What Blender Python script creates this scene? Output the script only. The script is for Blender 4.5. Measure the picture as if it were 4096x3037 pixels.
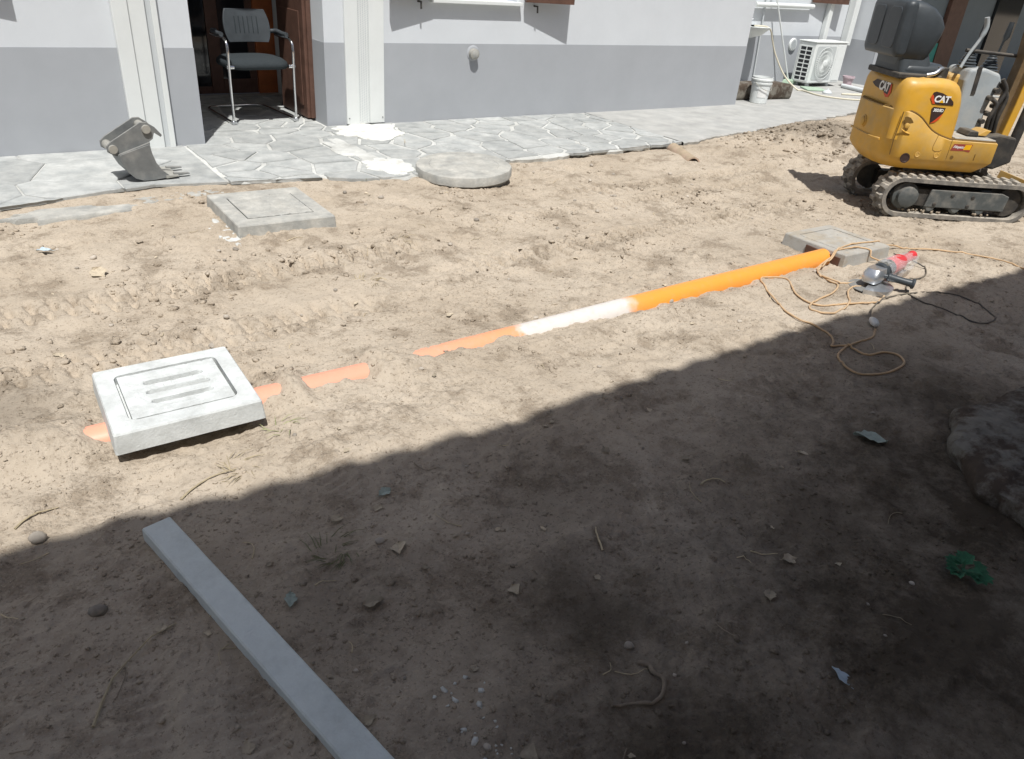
import bpy, bmesh, math, random
import numpy as np
from mathutils import Vector, Matrix

random.seed(7)
RS = np.random.RandomState(11)
scene = bpy.context.scene
for _o in list(bpy.data.objects):
    bpy.data.objects.remove(_o)
COL = scene.collection
PI = math.pi

# ------------------------------------------------------------------ camera
# World frame: x runs along the grey house wall, y runs towards it, z up, metres.
cam_d = bpy.data.cameras.new("camera")
cam = bpy.data.objects.new("camera", cam_d)
COL.objects.link(cam)
cam_d.sensor_fit = 'HORIZONTAL'
cam_d.sensor_width = 36.0
cam_d.lens = 26.37
cam_d.clip_start = 0.05
cam_d.clip_end = 400.0
Rr = ((0.8154975, -0.2302567, 0.5309856), (-0.5741338, -0.4376242, 0.6919938), (0.0730359, -0.8691760, -0.4890796))
M = Matrix(((Rr[0][0], -Rr[0][1], -Rr[0][2], 0), (Rr[1][0], -Rr[1][1], -Rr[1][2], 0), (Rr[2][0], -Rr[2][1], -Rr[2][2], 1.5), (0, 0, 0, 1)))
cam.matrix_world = M
scene.camera = cam

# ------------------------------------------------------------------ light
SUN_DIR = Vector((0.5, 1.0, -2.4)).normalized()
world = bpy.data.worlds.new("World")
scene.world = world
world.use_nodes = True
wn = world.node_tree.nodes
wl = world.node_tree.links
bg = wn["Background"]
sky = wn.new("ShaderNodeTexSky")
sky.sky_type = 'NISHITA'
sky.sun_disc = False
sky.sun_elevation = math.asin(-SUN_DIR.z)
sky.sun_rotation = math.atan2(-SUN_DIR.x, -SUN_DIR.y)
sky.air_density = 1.0
sky.dust_density = 2.6
bg.inputs[1].default_value = 0.072
wl.new(sky.outputs[0], bg.inputs[0])
sun_d = bpy.data.lights.new("sun", 'SUN')
sun_d.energy = 4.6
sun_d.angle = math.radians(0.55)
sun_d.color = (1.0, 0.985, 0.955)
sun = bpy.data.objects.new("sun", sun_d)
COL.objects.link(sun)
sun.location = (0, -4, 12)
sun.rotation_euler = SUN_DIR.to_track_quat('-Z', 'Y').to_euler()
scene.cycles.max_bounces = 6
scene.cycles.diffuse_bounces = 3
scene.cycles.glossy_bounces = 3
vs = scene.view_settings
vs.view_transform = 'Standard'
vs.look = 'None'
vs.exposure = 0.14
vs.gamma = 1.0
vs.use_curve_mapping = False

# ------------------------------------------------------------------ helpers
def mat(name, base, rough=0.8, var=0.12, scale=6.0, bump=0.15, bscale=80.0, metallic=0.0, spec=0.35, col2=None, c2scale=3.0, c2amt=0.5, rnd=0.0, dust=0.0, bdist=0.004, dustcol=(0.36, 0.29, 0.2), soft=0.05):
    m = bpy.data.materials.new(name)
    m.use_nodes = True
    N = m.node_tree.nodes
    L = m.node_tree.links
    b = N["Principled BSDF"]
    b.inputs['Roughness'].default_value = rough
    b.inputs['Metallic'].default_value = metallic
    b.inputs['Specular IOR Level'].default_value = spec
    geo = N.new("ShaderNodeNewGeometry")
    pos = geo.outputs['Position']
    n1 = N.new("ShaderNodeTexNoise")
    n1.inputs['Scale'].default_value = scale
    n1.inputs['Detail'].default_value = 6
    n1.inputs['Roughness'].default_value = 0.65
    L.new(pos, n1.inputs['Vector'])
    ramp = N.new("ShaderNodeMapRange")
    ramp.inputs[1].default_value = 0.3
    ramp.inputs[2].default_value = 0.7
    ramp.inputs[3].default_value = 1 - var
    ramp.inputs[4].default_value = 1 + var
    L.new(n1.outputs[0], ramp.inputs[0])
    cur = None
    rgb = N.new("ShaderNodeRGB")
    rgb.outputs[0].default_value = (*base, 1)
    cur = rgb.outputs[0]
    if col2 is not None:
        n2 = N.new("ShaderNodeTexNoise")
        n2.inputs['Scale'].default_value = c2scale
        n2.inputs['Detail'].default_value = 7
        n2.inputs['Roughness'].default_value = 0.7
        L.new(pos, n2.inputs['Vector'])
        r2 = N.new("ShaderNodeMapRange")
        r2.inputs[1].default_value = 0.67 - c2amt * 0.3 - soft
        r2.inputs[2].default_value = 0.67 - c2amt * 0.3 + soft
        L.new(n2.outputs[0], r2.inputs[0])
        mx = N.new("ShaderNodeMix")
        mx.data_type = 'RGBA'
        L.new(r2.outputs[0], mx.inputs[0])
        L.new(cur, mx.inputs[6])
        mx.inputs[7].default_value = (*col2, 1)
        cur = mx.outputs[2]
    if dust > 0:
        sep = N.new("ShaderNodeSeparateXYZ")
        L.new(geo.outputs['Normal'], sep.inputs[0])
        n3 = N.new("ShaderNodeTexNoise")
        n3.inputs['Scale'].default_value = 14
        n3.inputs['Detail'].default_value = 5
        L.new(pos, n3.inputs['Vector'])
        ma = N.new("ShaderNodeMath")
        ma.operation = 'MULTIPLY_ADD'
        L.new(sep.outputs[2], ma.inputs[0])
        ma.inputs[1].default_value = 0.45
        L.new(n3.outputs[0], ma.inputs[2])
        r3 = N.new("ShaderNodeMapRange")
        r3.inputs[1].default_value = 0.45
        r3.inputs[2].default_value = 0.95
        r3.inputs[4].default_value = dust
        L.new(ma.outputs[0], r3.inputs[0])
        mx = N.new("ShaderNodeMix")
        mx.data_type = 'RGBA'
        L.new(r3.outputs[0], mx.inputs[0])
        L.new(cur, mx.inputs[6])
        mx.inputs[7].default_value = (*dustcol, 1)
        cur = mx.outputs[2]
    hsv = N.new("ShaderNodeHueSaturation")
    L.new(cur, hsv.inputs['Color'])
    if rnd > 0:
        oi = N.new("ShaderNodeObjectInfo")
        mr = N.new("ShaderNodeMapRange")
        mr.inputs[3].default_value = 1 - rnd
        mr.inputs[4].default_value = 1 + rnd
        L.new(oi.outputs['Random'], mr.inputs[0])
        mm = N.new("ShaderNodeMath")
        mm.operation = 'MULTIPLY'
        L.new(mr.outputs[0], mm.inputs[0])
        L.new(ramp.outputs[0], mm.inputs[1])
        L.new(mm.outputs[0], hsv.inputs['Value'])
    else:
        L.new(ramp.outputs[0], hsv.inputs['Value'])
    L.new(hsv.outputs[0], b.inputs['Base Color'])
    if bump > 0:
        nb = N.new("ShaderNodeTexNoise")
        nb.inputs['Scale'].default_value = bscale
        nb.inputs['Detail'].default_value = 5
        L.new(pos, nb.inputs['Vector'])
        bp = N.new("ShaderNodeBump")
        bp.inputs['Strength'].default_value = bump
        bp.inputs['Distance'].default_value = bdist
        L.new(nb.outputs[0], bp.inputs['Height'])
        L.new(bp.outputs[0], b.inputs['Normal'])
    return m


class MB:
    """Collects shapes, then links them as one mesh object."""
    def __init__(self):
        self.v = []
        self.f = []

    def add(self, vs, fs, mt=None):
        o = len(self.v)
        if mt is not None:
            vs = [mt @ Vector(p) for p in vs]
        self.v += [tuple(p) for p in vs]
        self.f += [tuple(i + o for i in f) for f in fs]
        return self

    def box(self, x0, x1, y0, y1, z0, z1, mt=None):
        vs = [(x, y, z) for z in (z0, z1) for y in (y0, y1) for x in (x0, x1)]
        fs = [(0, 2, 3, 1), (4, 5, 7, 6), (0, 1, 5, 4), (2, 6, 7, 3), (0, 4, 6, 2), (1, 3, 7, 5)]
        return self.add(vs, fs, mt)

    def prism(self, poly, a0, a1, axis='y', mt=None):
        """poly in the two other axes (x,z for y; x,y for z; y,z for x)."""
        n = len(poly)
        def P(p, a):
            return (p[0], a, p[1]) if axis == 'y' else ((p[0], p[1], a) if axis == 'z' else (a, p[0], p[1]))
        vs = [P(p, a0) for p in poly] + [P(p, a1) for p in poly]
        ar = sum(poly[i][0] * poly[(i + 1) % n][1] - poly[(i + 1) % n][0] * poly[i][1] for i in range(n))
        flip = (ar > 0) == (axis != 'y')
        fs = []
        for i in range(n):
            j = (i + 1) % n
            fs.append((i, j, n + j, n + i) if flip else (j, i, n + i, n + j))
        fs.append(tuple(range(n - 1, -1, -1)) if flip else tuple(range(n)))
        fs.append(tuple(range(n, 2 * n)) if flip else tuple(range(2 * n - 1, n - 1, -1)))
        return self.add(vs, fs, mt)

    def loft(self, rings, cap0=True, cap1=True, mt=None, closed=True):
        n = len(rings[0])
        vs = [p for r in rings for p in r]
        fs = []
        for k in range(len(rings) - 1):
            for i in range(n if closed else n - 1):
                j = (i + 1) % n
                fs.append((k * n + i, k * n + j, (k + 1) * n + j, (k + 1) * n + i))
        if cap0:
            fs.append(tuple(range(n - 1, -1, -1)))
        if cap1:
            fs.append(tuple(range((len(rings) - 1) * n, len(rings) * n)))
        return self.add(vs, fs, mt)

    def lathe(self, prof, n=24, mt=None, cap0=True, cap1=True):
        rings = [[(r * math.cos(2 * PI * i / n), r * math.sin(2 * PI * i / n), z) for i in range(n)] for r, z in prof]
        return self.loft(rings, cap0, cap1, mt)

    def tube(self, pts, r, n=8, cap=True):
        pts = [Vector(p) for p in pts]
        m = len(pts)
        rr = r if isinstance(r, (list, tuple)) else [r] * m
        t = [(pts[min(i + 1, m - 1)] - pts[max(i - 1, 0)]).normalized() for i in range(m)]
        up = Vector((0, 0, 1)) if abs(t[0].z) < 0.9 else Vector((1, 0, 0))
        u = t[0].cross(up).normalized()
        rings = []
        for i in range(m):
            u = (u - t[i] * u.dot(t[i]))
            if u.length < 1e-6:
                u = t[i].orthogonal()
            u.normalize()
            w = t[i].cross(u)
            rings.append([tuple(pts[i] + (u * math.cos(2 * PI * k / n) + w * math.sin(2 * PI * k / n)) * rr[i]) for k in range(n)])
        return self.loft(rings, cap, cap)

    def build(self, name, m, parent=None, smooth=None, bevel=0.0, seg=2, recalc=True):
        me = bpy.data.meshes.new(name)
        me.from_pydata(self.v, [], self.f)
        if recalc:
            b = bmesh.new()
            b.from_mesh(me)
            bmesh.ops.recalc_face_normals(b, faces=b.faces)
            b.to_mesh(me)
            b.free()
        me.materials.append(m)
        o = bpy.data.objects.new(name, me)
        COL.objects.link(o)
        if parent is not None:
            o.parent = parent
        if smooth is not None:
            me.shade_smooth()
            try:
                me.set_sharp_from_angle(angle=math.radians(smooth))
            except Exception:
                pass
        if bevel > 0:
            bv = o.modifiers.new("bevel", 'BEVEL')
            bv.width = bevel
            bv.segments = seg
            bv.limit_method = 'ANGLE'
            bv.angle_limit = math.radians(35)
        return o


def tag(o, label, cat, group=None):
    o["label"] = label
    o["category"] = cat
    if group:
        o["group"] = group
    return o


def thing(name, label, cat, loc=(0, 0, 0), rz=0.0, group=None):
    o = bpy.data.objects.new(name, None)
    o.empty_display_size = 0.1
    COL.objects.link(o)
    o.location = loc
    o.rotation_euler = (0, 0, rz)
    return tag(o, label, cat, group)


def struct(o):
    o["kind"] = "structure"
    return o


def stuff(o):
    o["kind"] = "stuff"
    return o


def catmull(pts, sub=6):
    P = [np.array(p, float) for p in pts]
    P = [2 * P[0] - P[1]] + P + [2 * P[-1] - P[-2]]
    out = []
    for i in range(1, len(P) - 2):
        for k in range(sub):
            t = k / sub
            out.append(0.5 * ((2 * P[i]) + (-P[i - 1] + P[i + 1]) * t + (2 * P[i - 1] - 5 * P[i] + 4 * P[i + 1] - P[i + 2]) * t * t + (-P[i - 1] + 3 * P[i] - 3 * P[i + 1] + P[i + 2]) * t ** 3))
    out.append(P[-2])
    return [tuple(p) for p in out]


def rrect(x0, x1, y0, y1, r, z=None, n=4):
    out = []
    for cx, cy, a0 in ((x1 - r, y1 - r, 0), (x0 + r, y1 - r, 90), (x0 + r, y0 + r, 180), (x1 - r, y0 + r, 270)):
        for k in range(n + 1):
            a = math.radians(a0 + 90 * k / n)
            p = (cx + r * math.cos(a), cy + r * math.sin(a))
            out.append(p if z is None else (p[0], p[1], z))
    return out


def T(x=0, y=0, z=0, rx=0, ry=0, rz=0, s=1):
    return Matrix.Translation((x, y, z)) @ Matrix.Rotation(rz, 4, 'Z') @ Matrix.Rotation(ry, 4, 'Y') @ Matrix.Rotation(rx, 4, 'X') @ Matrix.Scale(s, 4)


def text_obj(name, body, size, m, parent, mt, shear=0.0, ext=0.0006, bold=0.0, spacing=1.0):
    cu = bpy.data.curves.new(name, 'FONT')
    cu.body = body
    cu.size = size
    cu.align_x = 'CENTER'
    cu.align_y = 'CENTER'
    cu.extrude = ext
    cu.shear = shear
    cu.offset = bold
    cu.space_character = spacing
    tmp = bpy.data.objects.new("tmp_text", cu)
    COL.objects.link(tmp)
    dg = bpy.context.evaluated_depsgraph_get()
    me = bpy.data.meshes.new_from_object(tmp.evaluated_get(dg))
    bpy.data.objects.remove(tmp)
    bpy.data.curves.remove(cu)
    me.name = name
    me.materials.clear()
    me.materials.append(m)
    o = bpy.data.objects.new(name, me)
    COL.objects.link(o)
    o.parent = parent
    o.matrix_local = mt
    return o


# numpy value noise -------------------------------------------------------
_tabs = {}
def vnoise(x, y, seed):
    if seed not in _tabs:
        t_ = np.random.RandomState(seed).rand(257, 257)
        t_[256, :] = t_[0, :]
        t_[:, 256] = t_[:, 0]
        _tabs[seed] = t_
    tb = _tabs[seed]
    xf = np.floor(x)
    yf = np.floor(y)
    fx = x - xf
    fy = y - yf
    fx = fx * fx * fx * (fx * (fx * 6 - 15) + 10)
    fy = fy * fy * fy * (fy * (fy * 6 - 15) + 10)
    ix = xf.astype(int) % 256
    iy = yf.astype(int) % 256
    a = tb[ix, iy]
    b = tb[ix + 1, iy]
    c = tb[ix, iy + 1]
    d = tb[ix + 1, iy + 1]
    return (a * (1 - fx) + b * fx) * (1 - fy) + (c * (1 - fx) + d * fx) * fy - 0.5


def fbm(x, y, s, seed, oct=3):
    t = 0
    a = 1.0
    for k in range(oct):
        t = t + a * vnoise(x * s + 17.3 * k, y * s - 9.1 * k, seed + k)
        s *= 2.1
        a *= 0.5
    return t


def sstep(a, b, x):
    t = np.clip((x - a) / (b - a), 0, 1)
    return t * t * (3 - 2 * t)


# ------------------------------------------------------------------ terrain function
PEX = [-30, -1, 0.12, 0.98, 1.34, 2.08, 2.29, 2.74, 3.74, 5.85, 7.33, 9.63, 14, 60]
PEY = [5.05, 5.05, 5.13, 5.33, 5.26, 5.15, 4.99, 4.96, 5.15, 5.22, 5.5, 5.84, 6.3, 6.3]
def yedge(x):
    return np.interp(x, PEX, PEY)

PIPE_Y = 2.47
PIPE_R = 0.0625
def pipe_z(x):
    return np.interp(x, [0.0, 1.2, 2.0, 3.0, 4.3], [-0.03, -0.038, -0.028, -0.012, 0.0])

EXX = [-9, -0.02, 0.10, 0.165, 0.24, 0.40, 0.62, 0.72, 0.78, 0.82, 0.85, 0.89, 0.96, 1.12, 1.18, 1.27, 1.35, 1.5, 1.75, 1.9, 2.1, 2.5, 3.5, 4.28, 4.34, 9]
EXV = [-0.4, -0.4, -0.2, 0.40, 0.62, 0.5, 0.5, 0.42, 0.2, -0.25, -0.2, 0.22, 0.44, 0.42, -0.25, -0.2, 0.12, 0.26, 0.38, 0.46, 0.60, 0.8, 0.95, 0.95, 0.2, 0]


def ground_h(x, y):
    x = np.asarray(x, float)
    y = np.asarray(y, float)
    far = sstep(12, 20, np.abs(x)) + sstep(9, 14, np.abs(y))
    h = 0.030 * fbm(x, y, 0.9, 1, 2) + 0.016 * fbm(x, y, 3.3, 5, 3) + 0.008 * fbm(x, y, 11, 9, 2)
    fine = fbm(x, y, 34, 15, 2)
    rough = sstep(-0.15, 0.25, fbm(x, y, 1.7, 21, 2))
    h = h + fine * (0.003 + 0.009 * rough)
    cl = vnoise(x * 26, y * 26, 31)
    h = h + 0.010 * sstep(0.30, 0.40, cl) * (0.35 + 0.65 * rough) * sstep(2.0, 2.6, y)
    cl2 = vnoise(x * 55 + 3, y * 55, 37)
    h = h + 0.005 * sstep(0.30, 0.38, cl2) * rough
    # crawler ruts with tread blocks
    for yc, x0, x1, w, sl in ((3.02, -3.0, 1.7, 0.10, 0.05), (3.62, -3.0, 2.3, 0.10, 0.05), (3.25, 1.9, 5.6, 0.09, 0.03), (3.85, 2.4, 6.0, 0.09, 0.02), (4.35, 3.4, 6.3, 0.09, -0.03)):
        yy = y - yc - sl * (x - 1.0) - 0.03 * fbm(x, y * 0, 1.2, 77, 1)
        wobble = 0.4 + 0.9 * (vnoise(x * 1.1, y * 0 + yc, 41) + 0.5)
        inside = np.exp(-(np.abs(yy) / w) ** 4) * sstep(x0, x0 + 0.5, x) * (1 - sstep(x1 - 0.6, x1, x)) * wobble
        side = np.where(yy > 0, 0.5, 0.0)
        ph = (x / 0.085 + side) * 2 * PI + 1.5 * yy / w
        h = h * (1 - 0.5 * np.clip(inside, 0, 1)) + inside * (-0.022 + 0.034 * np.tanh(6 * (np.sin(ph) + 0.25)) * sstep(0.008, 0.02, np.abs(yy)))
        h = h + 0.012 * np.exp(-((np.abs(yy) - w * 1.35) / 0.035) ** 2) * sstep(x0, x0 + 0.5, x) * (1 - sstep(x1 - 0.6, x1, x)) * wobble
    # loose mounds beside the pavement and by the machine
    for mx, my, ms, mh in ((7.6, 4.75, 0.75, 0.12), (6.7, 4.6, 0.55, 0.05), (8.7, 5.1, 0.6, 0.08), (0.1, 2.75, 0.35, 0.035), (2.4, 4.35, 0.5, 0.02)):
        g = np.exp(-((x - mx) ** 2 + (y - my) ** 2) / ms ** 2)
        h = h + mh * g * (1 + 0.9 * fbm(x, y, 7, 51, 3))
    # shallow hollow in the shade at the front
    for mx, my, ms, mh in ((1.15, 0.95, 0.18, -0.03), (1.75, 0.98, 0.11, -0.035), (2.2, 0.72, 0.25, -0.02)):
        g = np.exp(-((x - mx) ** 2 + (y - my) ** 2) / ms ** 2)
        h = h + mh * g
    h = h - 0.012 * sstep(0.16, 0.30, vnoise(x * 4.3 + 5, y * 4.3, 141)) + 0.010 * sstep(0.2, 0.36, vnoise(x * 8.1, y * 8.1 + 2, 143)) * (1 - sstep(2.0, 2.3, y))
    h = h + 0.008 * sstep(0.18, 0.34, vnoise(x * 38, y * 38, 145)) * sstep(-0.05, 0.2, fbm(x, y, 2.3, 147, 2)) * (1 - sstep(2.0, 2.5, y))
    # boot prints
    for bx, by, ba in ((0.80, 0.66, 1.2), (1.05, 0.60, 1.0), (1.45, 1.25, 0.5), (1.75, 1.35, 0.4), (0.75, 1.85, 1.9), (2.25, 1.30, 0.2), (0.25, 1.15, 1.4), (0.05, 1.25, 1.3)):
        u = (x - bx) * math.cos(ba) + (y - by) * math.sin(ba)
        v = -(x - bx) * math.sin(ba) + (y - by) * math.cos(ba)
        mk = np.exp(-((u / 0.14) ** 4 + (v / 0.05) ** 4))
        h = h * (1 - 0.6 * mk) + mk * (-0.010 + 0.005 * np.tanh(3 * np.sin(u * 2 * PI / 0.036)))
    # pipe bed
    zc = pipe_z(x)
    e = np.interp(x, EXX, EXV) + 0.30 * fbm(x, y * 0.6, 9, 61, 3) + 0.16 * fbm(x, y, 30, 66, 2)
    dy = y - PIPE_Y
    top = zc + PIPE_R * (1.10 - 1.15 * e)
    lim = np.interp(x, [-9, -0.6, -0.2, 4.30, 4.36, 9], [0, 0, 1, 1, 0, 0])
    wgt = np.exp(-(np.abs(dy) / 0.12) ** 3) * lim
    bank = 0.022 * np.exp(-((dy + 0.13) / 0.07) ** 2) * lim * np.interp(x, [0, 1.5, 2.2, 9], [0.1, 0.3, 1.0, 1.0])
    h = (h + bank) * (1 - wgt) + (top + 0.006 * fine) * wgt
    # under the paving
    ed = yedge(x)
    h = h * (1 - sstep(ed - 0.25, ed + 0.02, y)) + (np.interp(x, [-9, 2.0, 2.6, 3.6, 3.9, 5.8, 6.4, 20], [0.006, 0.010, 0.016, 0.014, -0.016, -0.016, 0.0, 0.0]) + 0.014 * fbm(x, y, 9, 151, 3)) * sstep(ed - 0.25, ed, y) - 0.08 * sstep(ed + 0.03, ed + 0.14, y)
    # pits under the covers
    h = h - 0.02 * np.exp(-(((x - 0.435) / 0.26) ** 4 + ((y - 2.5) / 0.26) ** 4))
    h = np.where(far > 0, h * (1 - np.clip(far, 0, 1)) - 0.02 * np.clip(far, 0, 1), h)
    return h


def gh(x, y):
    return float(ground_h(np.array([x]), np.array([y]))[0])


# ------------------------------------------------------------------ materials
def dirt_material():
    m = bpy.data.materials.new("dry_soil")
    m.use_nodes = True
    N = m.node_tree.nodes
    L = m.node_tree.links
    b = N["Principled BSDF"]
    b.inputs['Roughness'].default_value = 0.95
    b.inputs['Specular IOR Level'].default_value = 0.12
    geo = N.new("ShaderNodeNewGeometry")
    pos = geo.outputs['Position']

    def noise(sc, det=5, ro=0.6):
        n = N.new("ShaderNodeTexNoise")
        n.inputs['Scale'].default_value = sc
        n.inputs['Detail'].default_value = det
        n.inputs['Roughness'].default_value = ro
        L.new(pos, n.inputs['Vector'])
        return n.outputs[0]

    def rng(s, a, b_, c=0.0, d=1.0):
        r = N.new("ShaderNodeMapRange")
        for i, v in enumerate((a, b_, c, d)):
            r.inputs[i + 1].default_value = v
        L.new(s, r.inputs[0])
        return r.outputs[0]

    def mix(f, a, b_):
        mx = N.new("ShaderNodeMix")
        mx.data_type = 'RGBA'
        L.new(f, mx.inputs[0])
        for k, v in ((6, a), (7, b_)):
            if isinstance(v, tuple):
                mx.inputs[k].default_value = (*v, 1)
            else:
                L.new(v, mx.inputs[k])
        return mx.outputs[2]

    c = mix(rng(noise(1.4, 4, 0.65), 0.35, 0.66), (0.385, 0.323, 0.250), (0.460, 0.395, 0.315))
    patch = noise(3.6, 7, 0.74)
    c = mix(rng(patch, 0.52, 0.61, 0.0, 0.62), c, (0.235, 0.186, 0.136))
    c = mix(rng(noise(17, 5, 0.72), 0.53, 0.68, 0.0, 0.40), c, (0.240, 0.190, 0.138))
    c = mix(rng(noise(70, 4, 0.8), 0.565, 0.62, 0.0, 0.66), c, (0.160, 0.126, 0.092))
    c = mix(rng(noise(190, 2, 0.7), 0.60, 0.72, 0.0, 0.65), c, (0.54, 0.485, 0.40))
    # damp soil plus painted-in dimness of the near right corner, blobs with ragged rims
    damp_and_dim = None
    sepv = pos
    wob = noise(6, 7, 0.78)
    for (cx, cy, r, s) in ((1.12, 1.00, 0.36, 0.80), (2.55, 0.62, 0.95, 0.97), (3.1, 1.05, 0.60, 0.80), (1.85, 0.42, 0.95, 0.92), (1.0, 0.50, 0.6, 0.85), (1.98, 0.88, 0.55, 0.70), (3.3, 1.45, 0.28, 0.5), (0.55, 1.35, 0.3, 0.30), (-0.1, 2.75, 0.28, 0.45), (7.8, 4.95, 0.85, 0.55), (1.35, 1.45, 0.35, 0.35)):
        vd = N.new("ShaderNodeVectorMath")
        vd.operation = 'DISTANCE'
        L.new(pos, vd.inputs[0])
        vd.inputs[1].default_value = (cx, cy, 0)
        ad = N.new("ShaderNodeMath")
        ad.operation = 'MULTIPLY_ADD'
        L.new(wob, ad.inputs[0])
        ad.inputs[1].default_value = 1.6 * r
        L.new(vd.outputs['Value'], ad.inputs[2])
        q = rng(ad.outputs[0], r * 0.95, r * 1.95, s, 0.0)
        if damp_and_dim is None:
            damp_and_dim = q
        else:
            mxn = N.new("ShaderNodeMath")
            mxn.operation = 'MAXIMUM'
            L.new(damp_and_dim, mxn.inputs[0])
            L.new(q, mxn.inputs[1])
            damp_and_dim = mxn.outputs[0]
    c = mix(damp_and_dim, c, (0.066, 0.052, 0.037))
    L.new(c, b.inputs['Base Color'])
    # fine relief
    h1 = noise(45, 4, 0.7)
    h2 = noise(190, 2, 0.65)
    h3 = N.new("ShaderNodeTexVoronoi")
    h3.inputs['Scale'].default_value = 75
    L.new(pos, h3.inputs['Vector'])
    s1 = N.new("ShaderNodeMath")
    s1.operation = 'MULTIPLY_ADD'
    L.new(h2, s1.inputs[0])
    s1.inputs[1].default_value = 0.35
    L.new(h1, s1.inputs[2])
    s2 = N.new("ShaderNodeMath")
    s2.operation = 'MULTIPLY_ADD'
    L.new(h3.outputs['Distance'], s2.inputs[0])
    s2.inputs[1].default_value = -0.55
    L.new(s1.outputs[0], s2.inputs[2])
    bp = N.new("ShaderNodeBump")
    L.new(rng(patch, 0.40, 0.60, 0.22, 0.85), bp.inputs['Strength'])
    bp.inputs['Distance'].default_value = 0.012
    L.new(s2.outputs[0], bp.inputs['Height'])
    L.new(bp.outputs[0], b.inputs['Normal'])
    return m


MT = {}
MT['dirt'] = dirt_material()
MT['clod'] = mat("soil_clod", (0.30, 0.25, 0.19), 0.95, 0.3, 30, 0.0, 150, spec=0.1)
MT['wall'] = mat("white_plaster", (0.640, 0.668, 0.692), 0.9, 0.03, 3, 0.25, 260, spec=0.15)
MT['dado'] = mat("grey_plaster", (0.392, 0.410, 0.432), 0.9, 0.04, 3, 0.25, 260, spec=0.15)
MT['white'] = mat("white_paint", (0.72, 0.745, 0.73), 0.45, 0.03, 5, 0.0)
MT['whitep'] = mat("white_plastic", (0.74, 0.77, 0.76), 0.4, 0.04, 9, 0.0, dust=0.15, dustcol=(0.6, 0.57, 0.5))
MT['groove'] = mat("shadow_grey_groove", (0.55, 0.58, 0.59), 0.6, 0.03, 5, 0.0)
MT['fanback'] = mat("pale_grey_plastic", (0.50, 0.53, 0.53), 0.6, 0.03, 5, 0.0)
MT['grille'] = mat("grey_slots", (0.12, 0.13, 0.14), 0.7, 0.05, 5, 0.0)
MT['stone'] = mat("grey_flagstone", (0.300, 0.313, 0.308), 0.85, 0.14, 9, 0.45, 70, col2=(0.47, 0.475, 0.455), c2scale=7, c2amt=0.42, rnd=0.10, soft=0.2)
MT['mortar'] = mat("pale_mortar", (0.55, 0.555, 0.53), 0.9, 0.12, 12, 0.5, 90, col2=(0.40, 0.40, 0.375), c2scale=2.5, c2amt=0.45, soft=0.1)
MT['apron'] = mat("concrete_apron", (0.335, 0.337, 0.325), 0.9, 0.14, 4, 0.5, 90, col2=(0.42, 0.415, 0.39), c2scale=5, c2amt=0.5, soft=0.2)
MT['spill'] = mat("white_cement", (0.62, 0.63, 0.60), 0.9, 0.12, 14, 0.5, 90, col2=(0.48, 0.47, 0.43), c2scale=14, c2amt=0.35)
MT['newconc'] = mat("new_concrete", (0.60, 0.622, 0.612), 0.85, 0.08, 9, 0.4, 130, col2=(0.47, 0.485, 0.47), c2scale=12, c2amt=0.40, soft=0.12)
MT['conc'] = mat("concrete", (0.325, 0.332, 0.318), 0.9, 0.16, 12, 0.7, 110, col2=(0.47, 0.465, 0.43), c2scale=8, c2amt=0.5, dust=0.12, soft=0.12)
MT['dustconc'] = mat("dusty_concrete", (0.385, 0.385, 0.365), 0.9, 0.12, 9, 0.5, 110, col2=(0.36, 0.33, 0.28), c2scale=6, c2amt=0.4, dust=0.3)
MT['slab'] = mat("grey_concrete_strip", (0.72, 0.775, 0.755), 0.85, 0.07, 14, 0.5, 160, col2=(0.50, 0.54, 0.52), c2scale=7, c2amt=0.22, soft=0.12)
MT['rawconc'] = mat("rough_concrete", (0.20, 0.185, 0.155), 0.92, 0.25, 16, 0.6, 45, col2=(0.075, 0.056, 0.041), c2scale=6, c2amt=0.62, soft=0.06, bdist=0.006)
MT['darkwood'] = mat("dark_brown_wood", (0.115, 0.062, 0.045), 0.5, 0.25, 12, 0.15, 60)
MT['orangewood'] = mat("orange_wood", (0.42, 0.13, 0.045), 0.55, 0.2, 10, 0.1, 60)
MT['interior'] = mat("interior_plaster", (0.75, 0.75, 0.72), 0.9, 0.04, 4, 0.1, 100)
MT['glassdark'] = mat("dark_glass", (0.02, 0.022, 0.025), 0.06, 0.05, 3, 0.0, spec=0.6)
MT['chrome'] = mat("chrome_tube", (0.78, 0.79, 0.8), 0.12, 0.02, 4, 0.0, metallic=1.0)
MT['blackfab'] = mat("black_fabric", (0.034, 0.041, 0.045), 0.9, 0.15, 60, 0.4, 500, spec=0.2)
MT['blackpl'] = mat("black_plastic", (0.052, 0.060, 0.066), 0.42, 0.15, 12, 0.1, 200)
MT['rubber'] = mat("dusty_rubber", (0.17, 0.16, 0.145), 0.9, 0.3, 20, 0.4, 90, dust=1.0, dustcol=(0.40, 0.36, 0.30))
MT['tracksteel'] = mat("dusty_dark_steel", (0.10, 0.11, 0.11), 0.65, 0.2, 14, 0.3, 70, metallic=0.2, dust=0.65, dustcol=(0.30, 0.27, 0.23))
MT['steel'] = mat("worn_grey_steel", (0.20, 0.21, 0.21), 0.6, 0.15, 14, 0.25, 90, metallic=0.3, dust=0.4, dustcol=(0.36, 0.34, 0.3))
MT['steellight'] = mat("bright_worn_steel", (0.42, 0.41, 0.37), 0.5, 0.15, 14, 0.2, 90, metallic=0.4)
MT['yellow'] = mat("machine_yellow", (0.67, 0.365, 0.04), 0.42, 0.07, 6, 0.06, 160, spec=0.45, dust=0.38, dustcol=(0.45, 0.35, 0.2))
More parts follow.
